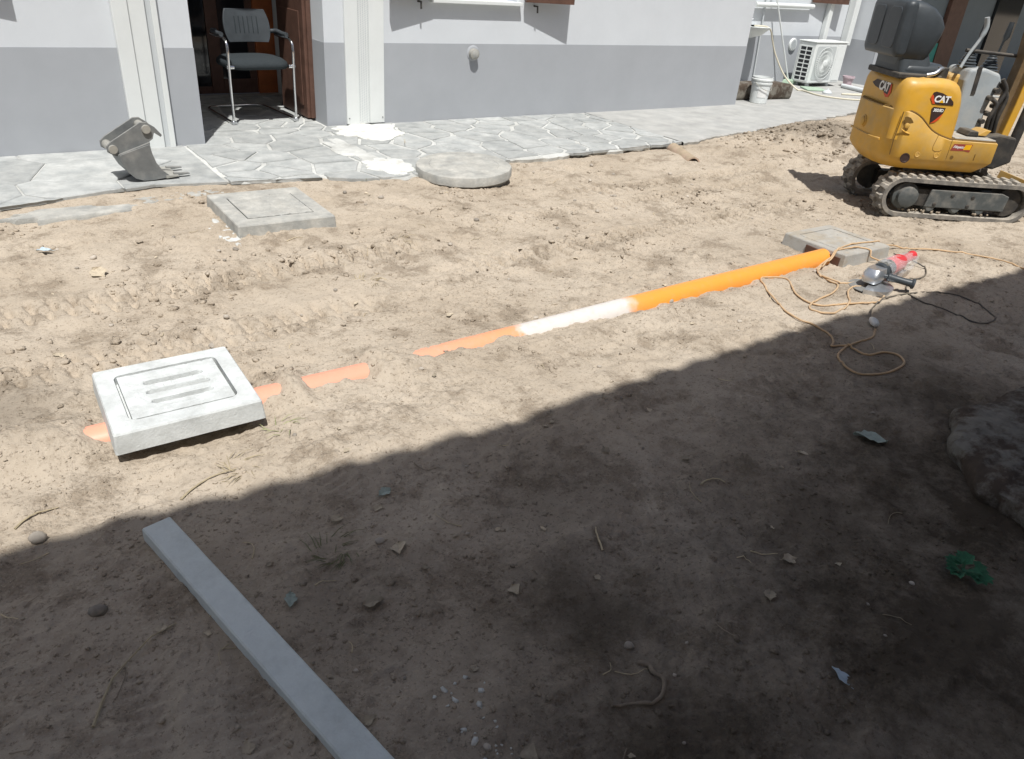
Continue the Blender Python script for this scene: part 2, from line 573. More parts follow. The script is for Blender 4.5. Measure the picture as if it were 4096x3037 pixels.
MT['yellowdirty'] = mat("dusty_machine_yellow", (0.62, 0.352, 0.055), 0.52, 0.10, 6, 0.1, 120, col2=(0.50, 0.34, 0.13), c2scale=4, c2amt=0.35, soft=0.15, dust=0.45, dustcol=(0.42, 0.32, 0.2))
MT['boomshade'] = mat("shaded_yellow_brown", (0.16, 0.105, 0.05), 0.6, 0.25, 9, 0.2, 90, dust=0.3)  # shade on yellow metal put into this brown colour
MT['seam'] = mat("dark_seam", (0.16, 0.09, 0.02), 0.8, 0.1, 6, 0.0)
MT['greypanel'] = mat("grey_panel", (0.36, 0.40, 0.42), 0.5, 0.15, 7, 0.1, 90, dust=0.3)
MT['darkmetal'] = mat("black_metal", (0.04, 0.038, 0.036), 0.6, 0.2, 12, 0.2, 90, dust=0.5, dustcol=(0.2, 0.17, 0.13))
MT['decalblack'] = mat("decal_black", (0.05, 0.03, 0.025), 0.5, 0.1, 20, 0.0)
MT['decalred'] = mat("decal_red", (0.65, 0.08, 0.02), 0.5, 0.05, 20, 0.0)
MT['decalwhite'] = mat("decal_white", (0.82, 0.82, 0.8), 0.5, 0.05, 20, 0.0)
MT['decalmaroon'] = mat("decal_maroon", (0.30, 0.06, 0.045), 0.5, 0.1, 20, 0.0)
MT['decalyellow'] = mat("decal_yellow", (0.8, 0.42, 0.01), 0.5, 0.05, 20, 0.0)
MT['red'] = mat("red_plastic", (0.62, 0.045, 0.05), 0.35, 0.08, 10, 0.0)
MT['silver'] = mat("cast_aluminium", (0.62, 0.64, 0.66), 0.35, 0.1, 20, 0.15, 120, metallic=0.85)
MT['terracotta'] = mat("dusty_terracotta", (0.46, 0.34, 0.26), 0.9, 0.1, 10, 0.3, 90, dust=0.9)
MT['cord'] = mat("orange_cord", (0.56, 0.37, 0.20), 0.6, 0.12, 25, 0.0, dust=0.6, dustcol=(0.46, 0.36, 0.25))
MT['blackcord'] = mat("black_cord", (0.05, 0.052, 0.055), 0.55, 0.15, 25, 0.0, dust=0.4)
MT['hose'] = mat("beige_hose", (0.62, 0.58, 0.46), 0.6, 0.08, 20, 0.0)
MT['teal'] = mat("teal_paint", (0.045, 0.30, 0.26), 0.55, 0.1, 10, 0.0)
MT['greenpl'] = mat("pale_green_plastic", (0.36, 0.47, 0.36), 0.5, 0.1, 10, 0.0)
MT['leafdry'] = mat("dry_leaf", (0.44, 0.375, 0.28), 0.8, 0.25, 40, 0.3, 200, rnd=0.35)
MT['leafgrey'] = mat("grey_green_leaf", (0.30, 0.35, 0.31), 0.75, 0.2, 40, 0.3, 200, rnd=0.2)
MT['weed'] = mat("green_weed", (0.030, 0.135, 0.062), 0.6, 0.25, 30, 0.0, rnd=0.2)
MT['straw'] = mat("dry_straw", (0.50, 0.42, 0.28), 0.8, 0.2, 40, 0.0, rnd=0.3)
MT['grass'] = mat("withered_grass", (0.24, 0.25, 0.13), 0.8, 0.3, 40, 0.0, rnd=0.3)
MT['twig'] = mat("brown_twig", (0.27, 0.22, 0.165), 0.85, 0.25, 40, 0.4, 150, rnd=0.3)
MT['pebble'] = mat("pebble", (0.36, 0.32, 0.27), 0.85, 0.2, 30, 0.3, 120, rnd=0.4)
MT['pebblegrey'] = mat("grey_pebble", (0.38, 0.39, 0.40), 0.8, 0.15, 30, 0.3, 120)
MT['paper'] = mat("pale_scrap", (0.45, 0.54, 0.60), 0.7, 0.1, 40, 0.0)
MT['porch'] = mat("shade_tinted_plaster", (0.19, 0.23, 0.26), 0.9, 0.05, 3, 0.2, 200, spec=0.15)  # the wall's shade is put into this darker blue-grey
MT['slotsoil'] = mat("slot_soil", (0.26, 0.25, 0.23), 0.95, 0.2, 60, 0.0)
MT['rooftile'] = mat("terracotta_tile", (0.36, 0.15, 0.09), 0.85, 0.2, 8, 0.2, 60)


def clear_plastic():
    m = bpy.data.materials.new("clear_plastic_film")
    m.use_nodes = True
    N = m.node_tree.nodes
    L = m.node_tree.links
    b = N["Principled BSDF"]
    b.inputs['Base Color'].default_value = (0.9, 0.9, 0.9, 1)
    b.inputs['Roughness'].default_value = 0.12
    b.inputs['Alpha'].default_value = 0.28
    n = N.new("ShaderNodeTexNoise")
    n.inputs['Scale'].default_value = 35
    bp = N.new("ShaderNodeBump")
    bp.inputs['Strength'].default_value = 0.9
    bp.inputs['Distance'].default_value = 0.01
    L.new(n.outputs[0], bp.inputs['Height'])
    L.new(bp.outputs[0], b.inputs['Normal'])
    return m


MT['film'] = clear_plastic()


def pipe_material():
    m = bpy.data.materials.new("orange_pvc")
    m.use_nodes = True
    N = m.node_tree.nodes
    L = m.node_tree.links
    b = N["Principled BSDF"]
    b.inputs['Roughness'].default_value = 0.38
    geo = N.new("ShaderNodeNewGeometry")
    sep = N.new("ShaderNodeSeparateXYZ")
    L.new(geo.outputs['Position'], sep.inputs[0])
    n = N.new("ShaderNodeTexNoise")
    n.inputs['Scale'].default_value = 16
    n.inputs['Detail'].default_value = 6
    L.new(geo.outputs['Position'], n.inputs['Vector'])
    # overexposed glare put into the colour as a white stretch with ragged ends
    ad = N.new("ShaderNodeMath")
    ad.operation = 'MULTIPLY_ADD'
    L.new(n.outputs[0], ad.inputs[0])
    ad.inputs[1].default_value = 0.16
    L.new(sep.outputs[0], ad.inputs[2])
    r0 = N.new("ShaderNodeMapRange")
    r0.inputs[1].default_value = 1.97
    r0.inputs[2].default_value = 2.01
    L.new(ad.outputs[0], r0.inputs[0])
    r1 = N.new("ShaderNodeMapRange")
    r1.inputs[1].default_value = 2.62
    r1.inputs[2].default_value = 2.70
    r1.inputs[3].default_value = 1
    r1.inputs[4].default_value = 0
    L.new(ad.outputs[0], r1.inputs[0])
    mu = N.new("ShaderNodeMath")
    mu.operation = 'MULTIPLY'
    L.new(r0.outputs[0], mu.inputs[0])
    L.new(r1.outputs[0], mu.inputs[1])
    # pinkish overexposure put into the colour, giving way to orange along the run
    r2 = N.new("ShaderNodeMapRange")
    r2.inputs[1].default_value = 1.3
    r2.inputs[2].default_value = 2.75
    L.new(sep.outputs[0], r2.inputs[0])
    mx = N.new("ShaderNodeMix")
    mx.data_type = 'RGBA'
    L.new(r2.outputs[0], mx.inputs[0])
    mx.inputs[6].default_value = (0.84, 0.35, 0.235, 1)
    mx.inputs[7].default_value = (0.84, 0.325, 0.05, 1)
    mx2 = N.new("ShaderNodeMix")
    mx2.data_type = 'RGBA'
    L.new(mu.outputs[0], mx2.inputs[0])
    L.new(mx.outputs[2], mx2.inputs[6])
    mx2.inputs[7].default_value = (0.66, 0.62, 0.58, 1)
    # dust film
    n2 = N.new("ShaderNodeTexNoise")
    n2.inputs['Scale'].default_value = 22
    n2.inputs['Detail'].default_value = 7
    n2.inputs['Roughness'].default_value = 0.7
    L.new(geo.outputs['Position'], n2.inputs['Vector'])
    r3 = N.new("ShaderNodeMapRange")
    r3.inputs[1].default_value = 0.5
    r3.inputs[2].default_value = 0.75
    r3.inputs[4].default_value = 0.8
    L.new(n2.outputs[0], r3.inputs[0])
    mx3 = N.new("ShaderNodeMix")
    mx3.data_type = 'RGBA'
    k1 = N.new("ShaderNodeMath")
    k1.operation = 'MULTIPLY_ADD'
    L.new(r2.outputs[0], k1.inputs[0])
    k1.inputs[1].default_value = -0.8
    k1.inputs[2].default_value = 1.0
    k2 = N.new("ShaderNodeMath")
    k2.operation = 'MULTIPLY'
    L.new(r3.outputs[0], k2.inputs[0])
    L.new(k1.outputs[0], k2.inputs[1])
    L.new(k2.outputs[0], mx3.inputs[0])
    L.new(mx2.outputs[2], mx3.inputs[6])
    mx3.inputs[7].default_value = (0.50, 0.38, 0.27, 1)
    L.new(mx3.outputs[2], b.inputs['Base Color'])
    return m


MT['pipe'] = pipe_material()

# ================================================================== SETTING
# ------------------------------------------------------------------ ground
def spaced(a, b, step):
    return list(np.linspace(a, b, max(2, int(round((b - a) / step)) + 1)))[:-1]

xs = [-90, -60, -40, -25, -15, -10, -7, -5, -4, -3.4, -3, -2.6, -2.3, -2.0, -1.8] + spaced(-1.6, -0.5, 0.03) + spaced(-0.5, 5.6, 0.0095) + spaced(5.6, 7.2, 0.014) + spaced(7.2, 10.6, 0.024) + [10.6, 11, 11.6, 12.4, 13.5, 15, 18, 24, 35, 60, 95]
ys = [-80, -50, -30, -18, -10, -6, -3, -1.5, -0.6, -0.2, 0.1] + spaced(0.3, 2.30, 0.0095) + spaced(2.30, 2.62, 0.005) + spaced(2.62, 3.4, 0.011) + spaced(3.4, 5.5, 0.016) + spaced(5.5, 6.5, 0.05) + [6.6, 7, 8, 10, 14, 20, 35, 60, 95]
xs = np.array(xs)
ys = np.array(ys)
GX, GY = np.meshgrid(xs, ys, indexing='ij')
GZ = ground_h(GX, GY)
nx, ny = GX.shape
me = bpy.data.meshes.new("ground")
me.vertices.add(nx * ny)
me.vertices.foreach_set("co", np.stack([GX, GY, GZ], -1).reshape(-1).astype(np.float32))
ii = np.arange(nx * ny).reshape(nx, ny)
quads = np.stack([ii[:-1, :-1], ii[1:, :-1], ii[1:, 1:], ii[:-1, 1:]], -1).reshape(-1)
nq = (nx - 1) * (ny - 1)
me.loops.add(nq * 4)
me.loops.foreach_set("vertex_index", quads.astype(np.int32))
me.polygons.add(nq)
me.polygons.foreach_set("loop_start", (np.arange(nq) * 4).astype(np.int32))
me.update(calc_edges=True)
me.shade_smooth()
me.materials.append(MT['dirt'])
ground = bpy.data.objects.new("ground", me)
COL.objects.link(ground)
struct(ground)

# ------------------------------------------------------------------ paving
def slab_strip(name, x0, x1, yback, ztop, m, jag, seed):
    rs = np.random.RandomState(seed)
    b = MB()
    X = np.arange(x0, x1 + 1e-6, 0.035)
    n = len(X)
    E = yedge(X) + (0.022 if x1 < 6 else 0.0) + 0.25 * jag * (rs.rand(n) - 0.5) + jag * 1.8 * fbm(X, X * 0, 5, seed, 3)
    rings = []
    top_f = [(x, e + 0.012, ztop) for x, e in zip(X, E)]
    top_r = [(x, e, ztop - 0.012) for x, e in zip(X, E)]
    bot = [(x, e + 0.02 + 0.012 * rs.rand(), -0.13) for x, e in zip(X, E)]
    back = [(x, yback, ztop) for x in X]
    vs_ = bot + top_r + top_f + back
    fs = []
    for k in range(3):
        for i in range(n - 1):
            fs.append((k * n + i, k * n + i + 1, (k + 1) * n + i + 1, (k + 1) * n + i))
    b.add(vs_, fs)
    return b.build(name, m)

bed = struct(slab_strip("paving", -3.0, 5.90, 8.6, 0.0245, MT['mortar'], 0.05, 5))
apron = struct(slab_strip("concrete_apron", 5.905, 15.0, 9.0, 0.026, MT['apron'], 0.06, 8))

# individual crazy-paving flagstones (Voronoi cells, own mesh each)
def clip(poly, nxv, nyv, d):
    out = []
    m_ = len(poly)
    for i in range(m_):
        a = poly[i]
        b = poly[(i + 1) % m_]
        da = a[0] * nxv + a[1] * nyv - d
        db = b[0] * nxv + b[1] * nyv - d
        if da <= 0:
            out.append(a)
        if (da <= 0) != (db <= 0):
            t = da / (da - db)
            out.append((a[0] + (b[0] - a[0]) * t, a[1] + (b[1] - a[1]) * t))
    return out

seeds = []
rs = np.random.RandomState(3)
for cx0, cx1, cell in ((-1.5, 1.45, 0.62), (1.45, 5.9, 0.33)):
    gx = cx0
    while gx < cx1:
        gy = 4.7
        while gy < 8.4:
            seeds.append((gx + cell * (0.5 + 0.75 * (rs.rand() - 0.5)), gy + cell * 0.8 * (0.5 + 0.75 * (rs.rand() - 0.5))))
            gy += cell * 0.8
        gx += cell
jobs = []
for (sx, sy) in seeds:
    if sx < 1.45:
        jobs.append((sx, sy, -1.5, 1.445, 6.36, 4.5))
    else:
        jobs.append((sx, sy, 1.455, 5.89, 6.76, 4.5))
        if sx < 3.2:
            jobs.append((sx, sy, 1.63, 2.79, 8.36, 6.768))
for (sx, sy, xa, xb, back, front) in jobs:
    poly = [(xa, front), (xb, front), (xb, back), (xa, back)]
    for (tx, ty) in seeds:
        if (tx < 1.45) != (sx < 1.45):
            continue
        if (tx, ty) == (sx, sy) or abs(tx - sx) > 2 or abs(ty - sy) > 2:
            continue
        dx, dy = tx - sx, ty - sy
        poly = clip(poly, dx, dy, (tx * tx + ty * ty - sx * sx - sy * sy) / 2)
        if len(poly) < 3:
            break
    if len(poly) < 3:
        continue
    if max(p[1] - float(yedge(p[0])) for p in poly) < 0.06 or max(p[0] for p in poly) - min(p[0] for p in poly) < 0.06 or max(p[1] for p in poly) - min(p[1] for p in poly) < 0.05:
        continue
    cx = sum(p[0] for p in poly) / len(poly)
    cy = sum(p[1] for p in poly) / len(poly)
    pts = []
    for i in range(len(poly)):
        a = poly[i]
        b_ = poly[(i + 1) % len(poly)]
        ln = math.hypot(b_[0] - a[0], b_[1] - a[1])
        k = max(1, int(ln / 0.10))
        for q in range(k):
            t = q / k
            pts.append((a[0] + (b_[0] - a[0]) * t, a[1] + (b_[1] - a[1]) * t))
    if len(pts) < 5:
        continue
    gap = 0.008 + 0.014 * rs.rand() if sx > 1.45 else 0.005
    q_ = []
    for (px, py) in pts:
        py = max(py, float(yedge(px)) - 0.016 + 0.022 * rs.rand())
        dx, dy = cx - px, cy - py
        ln = math.hypot(dx, dy) + 1e-6
        g = gap * (0.7 + 0.9 * rs.rand())
        q_.append((px + dx / ln * g - cx, py + dy / ln * g - cy))
    zt = 0.0305 + 0.004 * rs.rand()
    tilt = (0.008 * (rs.rand() - 0.5), 0.008 * (rs.rand() - 0.5))
    b = MB()
    def zz(p, z):
        return z + p[0] * tilt[0] + p[1] * tilt[1]
    b.loft([[(p[0], p[1], 0.010) for p in q_], [(p[0], p[1], zz(p, zt - 0.005)) for p in q_], [(p[0] * 0.975, p[1] * 0.975, zz(p, zt)) for p in q_]], cap0=False)
    o = b.build("flagstone", MT['stone'], bed, recalc=False)
    o.location = (cx, cy, 0)

# white cement spilled over the flags
def blob(name, cx, cy, rx, ry, z, m, seed, th=0.004, n=70, amp=0.5, fr=3.0):
    rs_ = np.random.RandomState(seed)
    ring = []
    for k in range(n):
        a = 2 * PI * k / n
        r = 1 + amp * float(fbm(np.array([math.cos(a) * fr]), np.array([math.sin(a) * fr]), 1.0, seed, 4)[0]) + 0.08 * (rs_.rand() - 0.5)
        ring.append((cx + rx * r * math.cos(a), cy + ry * r * math.sin(a)))
    b = MB()
    b.loft([[(x, y, z - 0.03) for x, y in ring], [(x, y, z) for x, y in ring], [(cx + (x - cx) * 0.93, cy + (y - cy) * 0.93, z + th) for x, y in ring]], cap0=False)
    return b.build(name, m, smooth=50)

stuff(tag(blob("cement_spill", 3.08, 6.42, 0.30, 0.30, 0.038, MT['spill'], 71, amp=0.5, fr=1.6), "white cement spilled on the flagstones below the perforated pillar cover", "cement spill"))
stuff(tag(blob("cement_spill", 2.68, 5.26, 0.16, 0.24, 0.036, MT['spill'], 72, amp=0.6, fr=1.6), "white cement patch on the paving beside the round concrete lid", "cement spill"))
stuff(tag(blob("cement_spill", 2.62, 5.75, 0.12, 0.42, 0.035, MT['mortar'], 75, amp=0.7, fr=1.8), "pale cement smear running down the paving from the doorway", "cement smear"))
stuff(tag(blob("mortar_patch", 0.45, 5.00, 0.34, 0.09, -0.005, MT['conc'], 73, th=0.012), "crumbly pale mortar along the left paving edge", "mortar"))
stuff(tag(blob("mortar_patch", 1.10, 5.10, 0.28, 0.10, -0.003, MT['conc'], 79, th=0.012), "crumbly grey mortar between the paving and the old square cover", "mortar"))

# ================================================================== GREY HOUSE
house = thing("house", "grey and white rendered house with paved front and open doorway", "house", (3.5, 7.5, 0))
HOF = Vector((-3.5, -7.5, 0))

def hb(mb, name, m, bevel=0.0, smooth=None, parent=None):
    if parent is None:
        o = mb.build(name, m, house, smooth=smooth, bevel=bevel)
        o.location = HOF
    else:
        o = mb.build(name, m, parent, smooth=smooth, bevel=bevel)
    return o

ZW = 4.7
ZD = 0.735
# left wing
hb(MB().box(-6, 1.61, 6.36, 6.80, ZD, ZW).box(-6, 1.61, 6.362, 6.8, -0.05, ZD - 0.001), "wall", MT['wall'])
hb(MB().box(-6, 1.613, 6.357, 6.36 - 0.0005, -0.04, ZD).box(1.6105, 1.613, 6.36, 6.80, -0.04, ZD), "dado", MT['dado'])
# lintel over the door and wall above
hb(MB().box(1.61, 2.815, 6.76, 7.12, 2.45, ZW), "lintel", MT['wall'])
# main wall with window
w = MB()
w.box(2.815, 8.5, 6.76, 7.12, -0.05, 1.12).box(2.815, 3.90, 6.76, 7.12, 1.12, ZW).box(4.85, 8.5, 6.76, 7.12, 1.12, ZW).box(3.90, 4.85, 6.76, 7.12, 2.5, ZW)
w.box(8.2, 8.5, 7.12, 8.6, -0.05, ZW)
hb(w, "wall", MT['wall'])
hb(MB().box(2.812, 8.503, 6.757, 6.7595, -0.04, ZD).box(2.812, 2.8145, 6.76, 7.12, -0.04, ZD).box(8.5005, 8.503, 6.76, 8.25, -0.04, ZD), "dado", MT['dado'])
hb(MB().box(3.86, 4.89, 6.70, 6.9, 1.085, 1.118), "sill", MT['white'], bevel=0.004)
win = hb(MB().box(3.90, 4.85, 6.98, 7.04, 1.12, 1.20).box(3.90, 4.85, 6.98, 7.04, 2.42, 2.5).box(3.90, 3.98, 6.98, 7.04, 1.2, 2.42).box(4.77, 4.85, 6.98, 7.04, 1.2, 2.42).box(4.34, 4.41, 6.98, 7.04, 1.2, 2.42), "window", MT['darkwood'])
hb(MB().box(3.98, 4.34, 7.0, 7.01, 1.2, 2.42), "pane", MT['glassdark'], parent=win)
hb(MB().box(4.41, 4.77, 7.0, 7.01, 1.2, 2.42), "pane", MT['glassdark'], parent=win)

def shutter(hx, hy, ox, oy, z0, z1):
    """louvred shutter leaf from hinge (hx,hy) to free edge (ox,oy)."""
    L_ = math.hypot(ox - hx, oy - hy)
    a = math.atan2(oy - hy, ox - hx)
    mt = T(hx, hy, z0, rz=a)
    b = MB()
    H_ = z1 - z0
    b.box(0, L_, -0.018, 0.018, 0, 0.09, mt).box(0, L_, -0.018, 0.018, H_ - 0.09, H_, mt).box(0, 0.06, -0.018, 0.018, 0.09, H_ - 0.09, mt).box(L_ - 0.06, L_, -0.018, 0.018, 0.09, H_ - 0.09, mt)
    s = hb(b, "shutter", MT['darkwood'])
    k = int((H_ - 0.18) / 0.06)
    sl = MB()
    for i in range(k):
        sl.box(0.06, L_ - 0.06, -0.014, 0.014, -0.024, 0.024, mt @ T(0, 0, 0.12 + i * 0.06, rx=0.6))
    hb(sl, "slats", MT['darkwood'], parent=s)
    return s

shutter(3.86, 6.70, 3.41, 6.655, 1.125, 2.5)
shutter(4.92, 6.70, 5.46, 6.615, 1.125, 2.5)
shutter(-0.05, 6.32, 0.46, 6.275, 1.135, 2.5)
for hx in (3.74, 5.07):
    hb(MB().tube([(hx, 6.76, 1.09), (hx, 6.70, 1.09), (hx, 6.695, 1.03)], 0.009), "shutter_stop", MT['darkmetal'])

# left pillar cover: folded sheet with a groove and a narrow fin
pc = hb(MB().box(1.085, 1.19, 6.30, 6.356, 0.04, ZW).box(1.19, 1.305, 6.318, 6.356, 0.0, ZW).box(1.345, 1.385, 6.318, 6.356, 0.028, ZW), "downpipe_cover", MT['white'], bevel=0.004)
hb(MB().box(1.305, 1.345, 6.34, 6.3555, 0.03, ZW), "groove", MT['groove'], parent=pc)  # the groove's shadow is put into its grey colour
# right pillar cover: perforated strip between two flanges
pc = hb(MB().box(3.0, 3.125, 6.732, 6.7565, 0.042, ZW).box(3.232, 3.378, 6.732, 6.7565, 0.042, ZW).box(3.125, 3.232, 6.742, 6.7565, 0.042, ZW), "downpipe_cover", MT['white'], bevel=0.002)
sl = MB()
z = 0.06
while z < 1.75:
    for k in range(5):
        sl.box(-0.007, 0.007, -0.001, 0.0005, -0.0022, 0.0022, T(3.135 + k * 0.022, 6.7418, z + (0.0 if k % 2 else 0.007), ry=0.7))
    z += 0.0145
stuff(hb(sl, "perforations", MT['groove'], parent=pc))
for sx_ in (3.02, 3.358):
    hb(MB().lathe([(0.006, -0.004), (0.006, 0.004)], 8, T(sx_, 6.731, 0.092, rx=PI / 2)), "screw", MT['steel'], parent=pc)

# capped vent pipe in the dado
vp = hb(MB().lathe([(0.049, 0.0), (0.049, 0.052), (0.043, 0.056)], 28, T(4.355, 6.757, 0.647, rx=PI / 2)), "vent_pipe", MT['steellight'], smooth=40)
hb(MB().lathe([(0.037, 0.053), (0.037, 0.059), (0.034, 0.061)], 24, T(4.355, 6.757, 0.647, rx=PI / 2)), "cap", MT['conc'], smooth=40, parent=vp)
hb(MB().lathe([(0.072, 0.0), (0.066, 0.006), (0.052, 0.008)], 28, T(4.36, 6.757, 0.65, rx=PI / 2)), "collar", MT['dado'], smooth=40, parent=vp)

# entrance lobby
room = MB()
room.box(1.25, 1.61, 6.80, 8.6, -0.02, ZW)
room.box(3.30, 3.45, 7.12, 8.6, -0.02, ZW)
room.box(1.61, 3.30, 7.12, 8.6, 2.55, 2.65)
room.box(2.955, 3.30, 8.40, 8.5, 0.0, 2.55)
room.box(2.815, 3.30, 7.12, 7.16, 0, 2.55)
hb(room, "lobby_wall", MT['interior'])
hb(MB().box(2.80, 3.30, 7.12, 8.55, 0.0, 0.028).box(1.61, 3.30, 8.30, 8.6, 0.0, 0.031), "lobby_floor", MT['stone'])
hb(MB().box(1.62, 2.95, 8.30, 8.40, 0.031, 0.052), "threshold", MT['steellight'], bevel=0.004)
idoor = hb(MB().box(1.61, 2.14, 8.42, 8.47, 0.05, 2.5).box(2.28, 2.40, 8.42, 8.47, 0.05, 2.5).box(2.40, 2.75, 8.42, 8.47, 0.05, 0.19).box(2.14, 2.28, 8.42, 8.47, 0.05, 0.12).box(2.40, 2.75, 8.42, 8.47, 2.38, 2.5).box(2.68, 2.75, 8.42, 8.47, 0.19, 2.38), "inner_door", MT['darkwood'], bevel=0.004)
hb(MB().box(2.14, 2.28, 8.44, 8.45, 0.12, 2.4), "pane", MT['glassdark'], parent=idoor)
hb(MB().box(2.40, 2.68, 8.44, 8.45, 0.19, 2.38), "pane", MT['glassdark'], parent=idoor)
hb(MB().box(2.75, 2.95, 8.385, 8.43, 0.052, 2.5), "wood_panel", MT['orangewood'], bevel=0.003)
# heavy dark door leaf folded open against the right reveal
dl = hb(MB().box(2.745, 2.80, 7.05, 7.70, 0.045, 2.42), "door", MT['darkwood'], bevel=0.008)
hb(MB().box(2.735, 2.745, 7.13, 7.62, 0.15, 0.95).box(2.735, 2.745, 7.13, 7.62, 1.15, 2.28), "door_panel", MT['darkwood'], bevel=0.006, parent=dl)
hb(MB().box(2.77, 2.812, 7.02, 7.05, 0.05, 2.44), "door_frame", MT['darkwood'], bevel=0.004)

# recessed wing with the services
w = MB().box(8.5, 13.0, 8.25, 8.6, -0.05, ZW).box(13.0, 13.4, 7.9, 8.25, -0.05, ZW).box(13.0, 13.95, 7.66, 7.9, -0.05, ZW)
hb(w, "wall", MT['wall'])
hb(MB().box(13.951, 20.0, 7.66, 7.9, -0.05, ZW), "porch_wall", MT['porch'])
hb(MB().box(8.5, 12.997, 8.247, 8.2495, -0.04, 0.73).box(12.9965, 12.9995, 7.655, 8.2465, -0.04, 0.71).box(12.9965, 13.95, 7.6565, 7.6595, -0.04, 0.71), "dado", MT['dado'])
hb(MB().tube([(10.3, 8.19, 1.155), (11.74, 8.19, 1.165)], 0.035, 14), "sill", MT['white'], smooth=50)
shutter(11.72, 8.20, 12.52, 8.09, 1.225, 2.5)
vg = hb(MB().lathe([(0.095, 0.0), (0.095, 0.02), (0.085, 0.03)], 28, T(11.5, 8.247, 0.6, rx=PI / 2)), "round_vent", MT['white'], smooth=40)
sl = MB()
for k in range(9):
    hh = 0.068 * math.sqrt(max(0.02, 1 - ((k - 4) / 4.6) ** 2))
    sl.box(11.5 - hh, 11.5 + hh, 8.213, 8.218, 0.6 + (k - 4) * 0.016 - 0.003, 0.6 + (k - 4) * 0.016 + 0.003)
hb(sl, "louvres", MT['groove'], parent=vg)
# surface conduits down to the air conditioner
hb(MB().box(12.17, 12.28, 8.16, 8.246, 0.66, ZW), "conduit", MT['white'], bevel=0.012)
hb(MB().box(12.80, 12.94, 8.12, 8.246, 0.60, ZW), "conduit", MT['white'], bevel=0.012)
hb(MB().tube([(10.55, 8.22, 1.5), (10.60, 8.22, 0.78), (10.66, 8.22, 0.05)], 0.011), "waste_pipe", MT['groove'])
# porch end: unseen canopy added to shade the wall, dark doorway, teal panel
hb(MB().box(13.6, 20.0, 5.7, 7.66, 2.45, 2.57), "shade_canopy", MT['wall'])
hb(MB().box(14.85, 15.40, 7.58, 7.655, 0.0, 2.4), "dark_post", MT['darkwood'], bevel=0.006)
hb(MB().box(16.6, 17.6, 7.60, 7.655, 0.0, 2.4), "porch_door", MT['glassdark'])
hb(MB().box(13.9, 14.86, 7.60, 7.655, 0.0, 0.715), "teal_panel", MT['teal'])
# eave over the main front
hb(MB().box(-6.3, 8.62, 5.92, 6.9, ZW, ZW + 0.12), "eave", MT['wall'])

# ================================================================== OPPOSITE HOUSE (casts the foreground shade)
opp = thing("house", "tile-roofed house at the photographer's back shading the near soil", "house", (2.0, -0.9, 0))
EH = 5.2
ey0 = 2.0 - EH / 2.4
b = MB().box(-16, 18, -6.0, -1.6, -0.1, 4.95)
o = b.build("wall", MT['wall'], opp)
o.location = (-2.0, 0.9, 0)
b = MB()
xsr = np.arange(-16, 18, 0.025)
def eave_y(x):
    return float(np.interp(x + 1.083, [-16, 0.0, 1.22, 3.1, 5.4, 9.0, 20], [2.3, 2.01, 1.885, 1.885, 1.775, 1.59, 1.1])) - EH / 2.4 - 0.015
def wave(x):
    j = vnoise(np.array([math.floor(x / 0.21) * 3.7]), np.array([0.0]), 99)[0]
    return 0.028 * abs(math.sin(PI * x / 0.21)) + 0.02 * j
r0 = [(x, eave_y(x) + 0.4 * wave(x), EH + wave(x) - 0.02) for x in xsr]
r1 = [(x, -4.2, EH + 1.05 + wave(x)) for x in xsr]
r2 = [(x, -4.2, EH + 0.95) for x in xsr]
r3 = [(x, eave_y(x) + 0.4 * wave(x), EH - 0.07) for x in xsr]
b.loft([r0, r1, r2, r3, r0], False, False, closed=False)
o = b.build("roof", MT['rooftile'], opp)
o.location = (-2.0, 0.9, 0)

# ================================================================== OBJECTS
# ------------------------------------------------------------------ orange drain pipe
X = np.linspace(-0.25, 4.36, 96)
rings = []
for x in X:
    zc = float(pipe_z(x))
    rings.append([(x, PIPE_Y + PIPE_R * math.cos(2 * PI * k / 32), zc + PIPE_R * math.sin(2 * PI * k / 32)) for k in range(32)])
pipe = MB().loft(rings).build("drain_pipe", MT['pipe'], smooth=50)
tag(pipe, "orange plastic drain pipe half buried between two square concrete covers", "pipe")

# ------------------------------------------------------------------ concrete covers
def slots_lid(sx, sy, z0, z1, slots, n, seed, rough=0.0008):
    """closed block whose top is a height field with rounded slots."""
    rs_ = np.random.RandomState(seed)
    u = np.linspace(-sx / 2, sx / 2, n)
    v = np.linspace(-sy / 2, sy / 2, n)
    U, V = np.meshgrid(u, v, indexing='ij')
    Z = np.full_like(U, z1) + rough * 2 * fbm(U, V, 60, seed, 2)
    for (cx, cy, lx, ly, dp) in slots:
        qx = np.maximum(np.abs(U - cx) - (lx - ly), 0)
        d = np.hypot(qx, V - cy) - ly
        Z = Z - dp * (1 - sstep(-0.004, 0.003, d))
    pits = vnoise(U * 70, V * 70, seed + 9)
    Z = Z - 0.004 * sstep(0.43, 0.48, pits)
    vs_ = [(float(U[i, j]), float(V[i, j]), float(Z[i, j])) for i in range(n) for j in range(n)]
    fs = [(i * n + j, (i + 1) * n + j, (i + 1) * n + j + 1, i * n + j + 1) for i in range(n - 1) for j in range(n - 1)]
    rim = [i * n for i in range(n)] + [(n - 1) * n + j for j in range(1, n)] + [i * n + n - 1 for i in range(n - 2, -1, -1)] + [j for j in range(n - 2, 0, -1)]
    base = len(vs_)
    vs_ += [(vs_[k][0], vs_[k][1], z0) for k in rim]
    m_ = len(rim)
    for k in range(m_):
        fs.append((rim[k], base + k, base + (k + 1) % m_, rim[(k + 1) % m_]))
    b = MB()
    b.add(vs_, fs)
    return b

